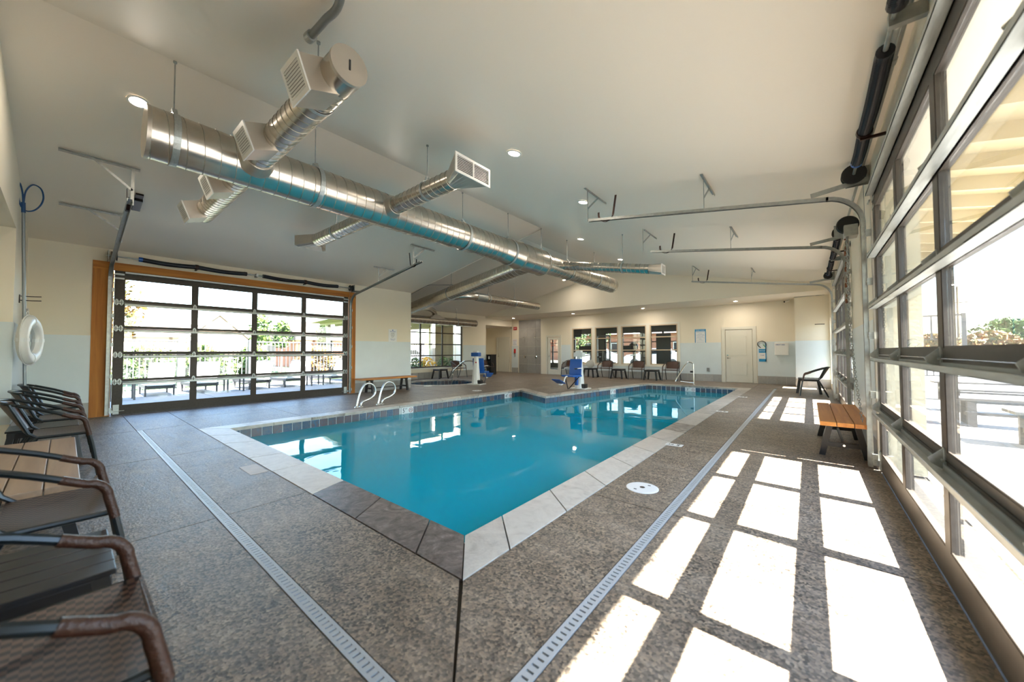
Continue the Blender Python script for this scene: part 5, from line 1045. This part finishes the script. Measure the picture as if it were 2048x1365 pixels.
t = thing('waste_bin', 'tall black bin with open hood at the end of the alcove', 'bin', (-12.93, 14.15, 0)); b = MB().box(-0.17, 0.17, -0.20, 0.20, 0.0, 0.72).box(-0.17, -0.14, -0.20, 0.20, 0.72, 1.0).box(0.14, 0.17, -0.20, 0.20, 0.72, 1.0).box(-0.18, 0.18, -0.21, 0.21, 1.0, 1.04).box(-0.14, 0.14, 0.16, 0.20, 0.72, 1.0); b.build('body', M['black'], t)
MB().box(-0.04, 0.06, -0.19, -0.17, 0.80, 0.95).build('paper_label', M['paper'], t)
# ---------------------------------------------------------------- fitness room behind the far windows
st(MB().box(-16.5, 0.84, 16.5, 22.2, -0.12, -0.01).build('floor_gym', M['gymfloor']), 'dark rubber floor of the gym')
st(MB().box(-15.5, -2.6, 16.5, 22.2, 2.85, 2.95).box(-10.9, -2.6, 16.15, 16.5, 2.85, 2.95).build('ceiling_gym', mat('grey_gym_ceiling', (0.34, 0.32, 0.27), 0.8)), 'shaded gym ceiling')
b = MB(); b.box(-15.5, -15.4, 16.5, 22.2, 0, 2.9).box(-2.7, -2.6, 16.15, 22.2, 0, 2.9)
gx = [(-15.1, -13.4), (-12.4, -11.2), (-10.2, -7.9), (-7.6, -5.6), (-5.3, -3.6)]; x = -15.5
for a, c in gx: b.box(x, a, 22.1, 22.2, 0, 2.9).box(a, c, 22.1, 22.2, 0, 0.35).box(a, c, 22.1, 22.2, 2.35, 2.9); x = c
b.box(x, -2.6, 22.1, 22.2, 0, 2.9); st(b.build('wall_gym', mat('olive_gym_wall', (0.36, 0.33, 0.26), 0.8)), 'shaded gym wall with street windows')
for i, (a, c) in enumerate([gx[0]] + gx[2:]):
    b = MB(); n = 2
    for k in range(n + 1):
        xx = a + (c - a) * k / n; b.box(xx - 0.04, xx + 0.04, 22.08, 22.18, 0.35, 2.35)
    for z in (0.35, 1.15, 1.75, 2.35): b.box(a, c, 22.09, 22.17, z - 0.025, z + 0.025)
    w = st(b.build('window_%d' % (7 + i), M['bronze']), 'street side gym window frame'); MB().box(a, c, 22.12, 22.125, 0.35, 2.35).build('pane', M['glass'], w)
def machine(label, x, y, kind):
    t = thing('exercise_machine', label, 'gym machine', (x, y, 0))
    if kind == 0:
        MB().rbox(-0.38, 0.38, -0.9, 0.9, 0.05, 0.22, 0.03).build('deck', M['darkslat'], t)
        for s in (-1, 1): MB().beam((s * 0.36, 0.6, 0.2), (s * 0.34, 0.85, 1.25), 0.07, 0.07).beam((s * 0.36, 0.75, 1.0), (s * 0.36, 0.1, 0.95), 0.05, 0.05).build('upright', M['white'], t)
        MB().rbox(-0.40, 0.40, 0.75, 0.88, 1.15, 1.50, 0.03).build('console', M['darkslat'], t)
    elif kind == 1:
        MB().rbox(-0.5, 0.5, -0.5, 0.5, 0.0, 0.08, 0.02).build('base', M['white'], t); MB().beam((-0.4, 0.3, 0), (-0.4, 0.3, 2.1), 0.08, 0.1).beam((0.4, 0.3, 0), (0.4, 0.3, 2.1), 0.08, 0.1).beam((-0.4, 0.3, 2.1), (0.4, 0.3, 2.1), 0.08, 0.08).build('frame', M['white'], t)
        for k in range(8): MB().rbox(-0.2, 0.2, 0.22, 0.38, 0.15 + k * 0.06, 0.20 + k * 0.06, 0.004).build('weight_plate', M['black'], t)
        MB().rbox(-0.2, 0.2, -0.35, 0.0, 0.42, 0.50, 0.02).rbox(-0.2, 0.2, 0.02, 0.10, 0.5, 1.1, 0.02).build('pad', M['darkslat'], t)
    else:
        MB().tube([(0, -0.5, 0.1), (0, 0.5, 0.1)], 0.04, 8).tube([(0, 0.3, 0.1), (0, 0.35, 1.2)], 0.05, 8).tube([(0, -0.2, 0.1), (0, -0.25, 0.85)], 0.04, 8).build('frame', M['white'], t); MB().lathe([(0, -0.05), (0.27, -0.04), (0.27, 0.04), (0, 0.05)], 20, (0, 0.2, 0.38), 'x').build('flywheel', M['carwhite'], t)
        MB().rbox(-0.12, 0.12, -0.38, -0.12, 0.85, 0.92, 0.02).build('saddle', M['black'], t); MB().tube([(-0.25, 0.2, 1.15), (0, 0.38, 1.2), (0.25, 0.2, 1.15)], 0.02, 6).build('handlebar', M['black'], t)
machine('white framed treadmill seen through the first gym window', -10.0, 18.2, 0); machine('exercise bike seen low in the second gym window', -8.8, 18.4, 2); machine('white weight machine behind the second gym window', -9.4, 19.8, 1)
machine('treadmill seen through the third gym window', -7.6, 18.6, 0); machine('exercise bike behind the last gym window', -6.4, 18.9, 2)
t = thing('hanging_television', 'black television hung high inside the first gym window', 'television', (-9.95, 17.6, 2.25)); MB().rbox(-0.45, 0.45, -0.03, 0.03, -0.27, 0.27, 0.008).build('screen_body', M['tv'], t); MB().box(-0.02, 0.02, -0.01, 0.01, 0.27, 0.6).build('ceiling_mount', M['black'], t)
t = thing('gym_screen_panel', 'tall dark grey panel inside the last gym window', 'panel', (-5.15, 17.3, 0)); MB().rbox(-0.32, 0.32, -0.03, 0.03, 0.02, 2.0, 0.01).build('board', mat('charcoal_panel', (0.09, 0.095, 0.09), 0.6), t)
t = thing('exercise_ball', 'black and grey exercise ball high behind the third gym window', 'ball', (-7.6, 20.1, 1.45)); MB().lathe([(0.25 * math.sin(PI * k / 12), -0.25 * math.cos(PI * k / 12)) for k in range(13)], 20).build('ball', M['tv'], t, smooth=True); MB().box(-0.3, 0.3, -0.2, 0.2, -0.32, -0.26).box(-0.03, 0.03, -0.03, 0.03, -1.45, -0.3).build('rack', M['black'], t)
# ---------------------------------------------------------------- outside on the patio side
st(MB().box(-200, -13.41, -120, 150, -0.16, -0.06).box(-13.41, -10.56, -120, 7.1, -0.16, -0.06).box(-15.4, -10.56, 16.5, 150, -0.17, -0.13).box(0.83, 150, -120, 22.2, -0.16, -0.07).box(-10.55, 150, 22.2, 200, -0.16, -0.07).build('ground_outside', M['earth']), 'pale ground around the building')
pt = st(MB().box(-16.6, -13.45, -4, 16, -0.07, -0.03).box(-13.45, -10.56, -4, 7.1, -0.07, -0.03).build('patio_shade', M['darkjoint']), 'concrete patio outside the cedar framed door')
for i in range(3):
    for j in range(9):
        xa, xb = ((-16.55, -15.01), (-14.99, -13.45), (-13.43, -10.57))[i]
        if i < 2 or j < 5: MB().box(xa, xb, -4 + j * 2.2, min(-1.82 + j * 2.2, 7.08 if i == 2 else 99), -0.05, -0.012).build('patio_slab', M['patio'], pt)
st(MB().box(-34, -16.62, -10, 12, -0.055, -0.045).build('lawn_strip', M['lawn']), 'green lawn strip past the fence')
def fence(name, label, p, q, h, posts, pitch, pw=0.09, bar=0.016, m=None, zb=0.08, top=0.05):
    p, q = Vector((*p, 0)), Vector((*q, 0)); L = (q - p).length; rz = math.atan2((q - p).y, (q - p).x); m = m or M['fence']
    t = thing(name, label, 'fence', (p.x, p.y, -0.04), rz)
    for s in posts: MB().rbox(s - pw / 2, s + pw / 2, -pw / 2, pw / 2, 0, h + 0.04, 0.005).build('post', m, t)
    MB().box(0, L, -0.022, 0.022, h - top, h).build('top_rail', m, t); MB().box(0, L, -0.02, 0.02, zb, zb + 0.04).build('bottom_rail', m, t)
    b = MB(); n = int(L / pitch)
    for k in range(1, n): b.box(k * pitch - bar / 2, k * pitch + bar / 2, -bar / 2, bar / 2, zb + 0.04, h - top)
    tag(b.build('pickets', m, t), kind='stuff'); return t
M['fence'] = mat('black_fence_metal', (0.035, 0.035, 0.04), 0.5); M['fencegrey'] = mat('grey_fence_post', (0.18, 0.17, 0.17), 0.6)
fence('patio_fence', 'black picket fence with stout posts along the lounger patio', (-16.5, -2.0), (-16.5, 12.5), 1.66, [2.0 + 0.6, 4.5, 6.5, 8.5, 10.4, 12.4, 14.4], 0.135, 0.20, 0.03)
def lounger(label):
    t = thing('patio_lounger', label, 'lounger', (0, 0, 0), 0, 'loungers on the shaded patio')
    # head end towards local +x, raised back
    MB().box(-0.95, 0.35, -0.31, -0.27, 0.22, 0.31).box(-0.95, 0.35, 0.27, 0.31, 0.22, 0.31).box(0.20, 0.24, -0.27, 0.27, 0.20, 0.28).box(-0.95, -0.91, -0.27, 0.27, 0.20, 0.31).build('frame', M['fence'], t)
    for x in (-0.85, 0.25):
        for y in (-0.29, 0.29): MB().beam((x, y, 0), (x, y, 0.27), 0.04, 0.04).build('leg', M['fence'], t)
    for k in range(6): MB().rbox(-0.90 + k * 0.2, -0.72 + k * 0.2, -0.27, 0.27, 0.285, 0.30, 0.004).build('seat_panel', M['sling'], t)
    for k in range(3):
        y0 = -0.27 + k * 0.18; MB().beam((0.30, y0 + 0.09, 0.30), (0.62, y0 + 0.09, 0.93), 0.172, 0.03, up=(1, 0, 0)).build('back_panel', M['towel'], t)
    MB().beam((0.62, -0.27, 0.93), (0.62, 0.27, 0.93), 0.03, 0.03).build('back_frame', M['fence'], t); return t
l0 = lounger('lounger with white back nearest the door corner stile'); l0.location = (-14.3, 1.70, -0.012); l0.rotation_euler = (0, 0, 0.0)
for y, rz, lab in ((2.66, 0.05, 'lounger with white back in front of the second stout fence post'), (4.05, 0.12, 'lounger with white back behind the second mullion'), (5.05, 0.18, 'lounger with white back in the third column of panes'), (6.55, 0.25, 'lounger with white back seen through the last column of panes')): dup(l0, (-14.3, y, -0.012), rz, lab)
def small_table(label, x, y):
    t = thing('patio_table', label, 'side table', (x, y, -0.012), 0, 'low patio side tables')
    for k in range(4): MB().box(-0.22 + k * 0.11, -0.12 + k * 0.11, -0.22, 0.22, 0.40, 0.42).build('slat', M['fence'], t)
    for sx in (-1, 1):
        for sy in (-1, 1): MB().box(sx * 0.2 - 0.02, sx * 0.2 + 0.02, sy * 0.2 - 0.02, sy * 0.2 + 0.02, 0, 0.40).build('leg', M['fence'], t)
small_table('low dark patio table before the corner lounger', -13.6, 0.95); small_table('low dark patio table between second and third loungers', -13.9, 3.35); small_table('low dark patio table near the last lounger', -14.0, 5.8)
def tree(label, x, y, h, r, n, leaf, seed, trunk=0.06, z0=0.5, name='leafy_tree', sz=0.10):
    rnd = random.Random(seed); t = thing(name, label, 'tree', (x, y, -0.05)); b = MB()
    b.tube([(0, 0, 0), (0.05 * h / 4, 0, h * 0.5), (0, 0.04, h * 0.92)], [trunk, trunk * 0.7, trunk * 0.2], 7)
    for k in range(9):
        a = rnd.random() * 2 * PI; z = h * (z0 * 0.8 + 0.5 * rnd.random() * (1 - z0 * 0.6)); b.tube([(0, 0, z), (r * 0.7 * math.cos(a), r * 0.7 * math.sin(a), z + r * 0.5)], [trunk * 0.45, trunk * 0.1], 5)
    b.build('trunk', M['bark'], t); b = MB()
    for k in range(n):
        u = rnd.random(); a = rnd.random() * 2 * PI; z = h * (z0 + (1 - z0) * u); rr = r * math.sin(PI * min(1, 0.12 + 0.86 * u)) ** 0.6 * math.sqrt(rnd.random()) * (0.75 + 0.25 * math.sin(5 * a + 9 * u))
        c = Vector((rr * math.cos(a), rr * math.sin(a), z)); d1 = Vector((rnd.gauss(0, 1), rnd.gauss(0, 1), rnd.gauss(0, 1))).normalized(); d2 = d1.cross(Vector((rnd.gauss(0, 1), rnd.gauss(0, 1), rnd.gauss(0, 1)))).normalized(); s = sz * (0.6 + 0.8 * rnd.random())
        b.add([c - d1 * s, c + d2 * s * 0.55, c + d1 * s, c - d2 * s * 0.55], [(0, 1, 2, 3)])
    b.build('foliage', M[leaf], t); return t
tree('young tree with orange tinged leaves beyond the fence in the first panes', -20.5, 1.0, 4.3, 1.15, 1500, 'leafo', 1, z0=0.42)
tree('low green shrubbery tree behind the corner lounger', -19.5, 2.0, 1.5, 1.3, 900, 'leafg', 2, z0=0.2)
tree('slim green sapling beyond the fence in the third column of panes', -24.0, 7.0, 3.4, 0.75, 700, 'leafg', 3, z0=0.5); tree('second slim green sapling just beside it', -24.5, 8.2, 3.1, 0.7, 600, 'leafg', 4, z0=0.5)
tree('small sapling alone before the brick house', -24.0, 10.4, 3.2, 0.45, 350, 'leafg', 5, z0=0.6)
for i, (x, y, r, lab) in enumerate(((-17.6, 3.2, 1.0, 'yellow green shrub behind the fence left of the first stout post'), (-17.7, 4.9, 0.8, 'yellow green shrub behind the fence beside the third lounger'), (-17.8, 7.4, 1.0, 'orange green shrub behind the fence near the brick house'), (-17.8, 9.4, 0.9, 'green shrub behind the end of the patio fence'))): tree(lab, x, y, 1.5, r, 1400, 'leafo' if i == 2 else 'leafg', 20 + i, 0.03, 0.1, 'garden_shrub')
def house(label, x, y, L, D, hw, hr, rz=0, gable=None, wm='housewall'):
    t = thing('house', label, 'house', (x, y, -0.05), rz)
    MB().box(-D / 2, D / 2, -L / 2, L / 2, 0, hw).build('wall', M[wm], t)
    b = MB(); o = 0.5; b.add([(-D / 2 - o, -L / 2 - o, hw - 0.1), (D / 2 + o, -L / 2 - o, hw - 0.1), (0, -L / 2 - o, hr), (-D / 2 - o, L / 2 + o, hw - 0.1), (D / 2 + o, L / 2 + o, hw - 0.1), (0, L / 2 + o, hr)], [(0, 1, 2), (5, 4, 3), (1, 4, 5, 2), (0, 2, 5, 3), (0, 3, 4, 1)]); b.build('roof', M['roof'], t)
    n = max(2, int(L / 3.5))
    for k in range(n):
        yy = -L / 2 + (k + 0.5) * L / n; w = MB().box(D / 2 + 0.001, D / 2 + 0.05, yy - 0.65, yy + 0.65, 1.0, 2.3).build('window_frame', M['housetrim'], t); MB().box(D / 2 + 0.051, D / 2 + 0.06, yy - 0.55, yy + 0.55, 1.1, 2.2).build('pane', M['tv'], w)
    if gable is not None:
        gy, gw, gh = gable; b = MB(); b.add([(D / 2 + xx, gy + s, z) for xx in (0, 1.2) for s, z in ((-gw / 2, 0), (gw / 2, 0), (gw / 2, hw), (0, gh - 0.2), (-gw / 2, hw))], [(0, 1, 2, 3, 4)[::-1], (5, 6, 7, 8, 9), (0, 1, 6, 5), (1, 2, 7, 6), (4, 0, 5, 9)]); b.build('gable_front', M[wm], t)
        MB().beam((D / 2 + 0.4, gy - gw / 2 - 0.5, hw - 0.25), (D / 2 + 0.4, gy, gh), 1.9, 0.18, up=(0, 0, 1)).beam((D / 2 + 0.4, gy + gw / 2 + 0.5, hw - 0.25), (D / 2 + 0.4, gy, gh), 1.9, 0.18, up=(0, 0, 1)).build('gable_roof', M['roof'], t)
        MB().beam((D / 2 + 1.38, gy - gw / 2 - 0.45, hw - 0.35), (D / 2 + 1.38, gy, gh - 0.12), 0.06, 0.22, up=(0, 0, 1)).beam((D / 2 + 1.38, gy + gw / 2 + 0.45, hw - 0.35), (D / 2 + 1.38, gy, gh - 0.12), 0.06, 0.22, up=(0, 0, 1)).build('barge_board', M['housetrim'], t)
house('distant single storey house with peaked gable beyond the patio fence', -62, 8, 24, 9, 3.1, 4.9, 0, (4.0, 6.0, 6.1))
house('distant low house roof behind the corner tree', -80, 26, 22, 9, 2.9, 4.9)
house('red brick house low beyond the end of the patio fence', -34, 15.2, 6.5, 6, 2.3, 3.9, 0, wm='brick')
# wing of the building with porch roof seen from the alcove window and the patio door
w = thing('neighbouring_wing', 'cream siding wing with deep porch roof outside the alcove window', 'building', (0, 0, -0.04))
for k in range(15): MB().box(-19.03, -18.99, 15.35, 27.5, 0.2 + k * 0.18, 0.2 + k * 0.18 + 0.172).build('siding_board', M['siding'], w)
MB().box(-19.6, -19.03, 15.3, 27.5, 0, 2.95).build('wall', M['stucco'], w); MB().box(-19.1, -18.96, 15.2, 15.36, 0, 2.95).build('corner_post', M['housetrim'], w)
MB().tube([(-18.92, 15.05, 2.85), (-18.92, 15.05, 2.4), (-18.94, 15.15, 2.3), (-18.94, 15.15, 0.1)], 0.045, 8).build('downspout', M['fence'], w)
b = MB(); b.add([(-23.5, 9.4, 3.0), (-15.5, 8.3, 3.0), (-15.5, 28, 3.0), (-23.5, 28, 3.0), (-23.5, 9.4, 3.16), (-15.5, 8.3, 3.16), (-15.5, 28, 3.16), (-23.5, 28, 3.16), (-19.5, 12.5, 4.3), (-19.5, 28, 4.3)], [(0, 3, 2, 1), (0, 1, 5, 4), (1, 2, 6, 5), (2, 3, 7, 6), (3, 0, 4, 7), (4, 5, 8), (5, 6, 9, 8), (7, 4, 8, 9)]); b.build('porch_roof', M['rafter'], w)
for k in range(8): MB().box(-23.3, -15.7, 9.9 + k * 0.9, 9.99 + k * 0.9, 2.86, 2.995).build('rafter', M['housetrim'], w)
for x, y in ((-15.8, 12.6), (-22.6, 10.1)): MB().box(x - 0.09, x + 0.09, y - 0.09, y + 0.09, 0, 2.9).build('porch_post', M['housetrim'], w)
for i, (x, y, lf, lab) in enumerate(((-15.4, 11.9, 'flower', 'yellow flowering bush below the alcove window'), (-15.9, 13.4, 'leafg', 'green tall stemmed plant outside the alcove window'), (-16.6, 14.8, 'leafg', 'green plant against the cream siding'), (-15.0, 10.9, 'leafg', 'green shrub at the pillar side of the alcove window'))): tree(lab, x, y, 0.95, 0.55, 350, lf, 40 + i, 0.02, 0.2, 'flowering_bush' if i == 0 else 'garden_plant', 0.06)
def car(label, x, y, rz, m='carwhite'):
    t = thing('parked_car', label, 'car', (x, y, -0.06), rz); prof = [(-2.2, 0.35), (-2.25, 0.75), (-2.0, 0.95), (-1.2, 1.02), (-0.6, 1.45), (0.9, 1.48), (1.6, 1.05), (2.15, 0.95), (2.25, 0.6), (2.2, 0.35)]
    b = MB(); b.add([(u, y_, z) for y_ in (-0.88, 0.88) for u, z in prof], [tuple(range(10))[::-1], tuple(range(10, 20))] + [(i, (i + 1) % 10, (i + 1) % 10 + 10, i + 10) for i in range(10)]); b.build('body', M[m], t)
    for s in (-1, 1): MB().add([(-1.1, s * 0.885, 1.02), (1.4, s * 0.885, 1.04), (0.85, s * 0.885, 1.40), (-0.55, s * 0.885, 1.38)], [(0, 1, 2, 3)]).build('side_glass', M['tv'], t)
    for u in (-1.4, 1.4):
        for s in (-1, 1): MB().lathe([(0, -0.1), (0.33, -0.1), (0.33, 0.1), (0, 0.1)], 18, (u, s * 0.82, 0.33), 'y').build('wheel', M['tyre'], t)
car('white car parked beyond the alcove window', -27, 19.5, 0.3); car('silver white car seen through the third gym window', -14.5, 29.0, 0.2); car('white car seen through the last gym window', -9.4, 29.5, 0.1)
house('tan building with orange roof beyond the gym windows', -17, 48, 30, 8, 3.4, 5.2, -PI / 2, wm='brick')
tree('bushy green tree outside the gym windows', -12.4, 25.2, 3.6, 1.1, 1000, 'leafg', 60, z0=0.3); tree('yellow green tree beyond the glazed gym door', -14.6, 26.5, 3.8, 1.0, 900, 'leafg', 61, z0=0.25)
# ---------------------------------------------------------------- outside on the sunny side
pr_ = st(MB().box(0.85, 30, -6, 34, -0.07, -0.03).build('patio_sunny', M['darkjoint']), 'pale sunlit concrete terrace past the roll up doors')
for i in range(8):
    for j in range(10): MB().box(0.85 + i * 3.2, 4.04 + i * 3.2, -6 + j * 3.6, -2.41 + j * 3.6, -0.05, -0.012).build('patio_slab', M['patio'], pr_)
b = MB(); slope(b, 0.85, 1.75, -1.5, 16.5, ceilR, 0.16)
eave = st(b.build('roof_overhang', M['rafter']), 'cream eave over the sunny doors')
for k in range(30):
    y = -1.3 + k * 0.6
    if y < 16.4: MB().beam((0.86, y, ceilR(0.86) - 0.07), (1.72, y, ceilR(1.72) - 0.07), 0.045, 0.138).build('rafter', M['rafter'], eave)
MB().box(1.72, 1.76, -1.5, 16.5, ceilR(1.75) - 0.14, ceilR(1.75) + 0.15).build('fascia', M['rafter'], eave)
st(MB().box(-11.5, -10.56, -1.5, 7.3, 2.96, 3.1).build('roof_overhang', M['rafter']), 'eave over the patio door')
def picnic(label, x, y, rz):
    t = thing('terrace_bench', label, 'bench', (x, y, -0.012), rz, 'pale benches on the sunny terrace')
    for k in range(3): MB().rbox(-0.95, 0.95, -0.21 + k * 0.14, -0.075 + k * 0.14, 0.41, 0.45, 0.004).build('plank', M['palewood'], t)
    for sx in (-1, 1):
        for sy in (-1, 1): MB().rbox(sx * 0.78 - 0.05, sx * 0.78 + 0.05, sy * 0.15 - 0.03, sy * 0.15 + 0.03, 0, 0.41, 0.004).build('leg', M['palewood'], t)
        MB().box(sx * 0.78 - 0.03, sx * 0.78 + 0.03, -0.12, 0.12, 0.16, 0.22).build('cross_rail', M['palewood'], t)
    MB().box(-0.75, 0.75, -0.02, 0.02, 0.17, 0.21).build('stretcher', M['palewood'], t); return t
p0 = picnic('pale terrace bench closest beyond the near glass door', 2.9, 7.6, 0.0)
for x, y, lab in ((2.75, 9.2, 'second pale terrace bench beyond the near glass door'), (3.0, 11.2, 'third pale terrace bench beyond the near glass door'), (3.3, 13.6, 'farthest pale terrace bench before the railings')): dup(p0, (x, y, -0.012), 0, lab)
fence('terrace_fence', 'dark picket fence across the end of the sunny terrace', (0.9, 24.5), (5.75, 24.5), 1.30, [0.05, 2.4, 4.8], 0.20, 0.1, 0.03)
fence('terrace_fence', 'close set picket fence along the far side of the sunny terrace', (5.75, 24.5), (8.2, 10.0), 1.15, [0.0, 3.0, 6.0, 9.0, 12.0, 14.6], 0.16, 0.12, 0.03)
fence('tall_railing', 'tall railing panel standing up beyond the terrace fence', (1.5, 27.5), (5.9, 27.5), 3.0, [0.05, 4.35], 0.55, 0.14, 0.06, zb=1.75, top=0.09)
t = thing('utility_pole', 'tall thin utility pole beyond the terrace railing', 'pole', (12.4, 60, 0)); MB().tube([(0, 0, 0), (0, 0, 8.0)], [0.13, 0.09], 8).build('pole', M['bark'], t); MB().box(-0.7, 0.7, -0.05, 0.05, 6.2, 6.3).build('crossarm', M['bark'], t)
for i, (x, y, h, r, lf, lab) in enumerate(((15.0, 58, 4.3, 3.2, 'leafg', 'rounded green tree on the horizon past the terrace'), (18.0, 60, 4.6, 3.4, 'leafg', 'larger green tree beside it on the horizon'), (21.5, 62, 4.3, 3.4, 'leafg', 'green tree farthest along the horizon'), (12.0, 50, 2.8, 2.4, 'leafo', 'rust coloured bush behind the terrace railing'), (8.5, 48, 2.6, 2.2, 'leafo', 'smaller rust coloured bush behind the tall railing'))): tree(lab, x, y, h, r, 2600, lf, 80 + i, 0.12, 0.1, 'horizon_tree' if lf == 'leafg' else 'rusty_bush', 0.2)
st(MB().add([(-90, 190, -1), (140, 190, -1), (140, 200, 3.5), (60, 200, 5), (0, 200, 3.8), (-90, 200, 4.5), (-90, 230, -1), (140, 230, -1)], [(0, 1, 2, 3, 4, 5), (5, 4, 3, 2, 7, 6)]).build('hills', mat('hazy_hill', (0.30, 0.34, 0.30), 0.9)), 'low hazy rise on the horizon')
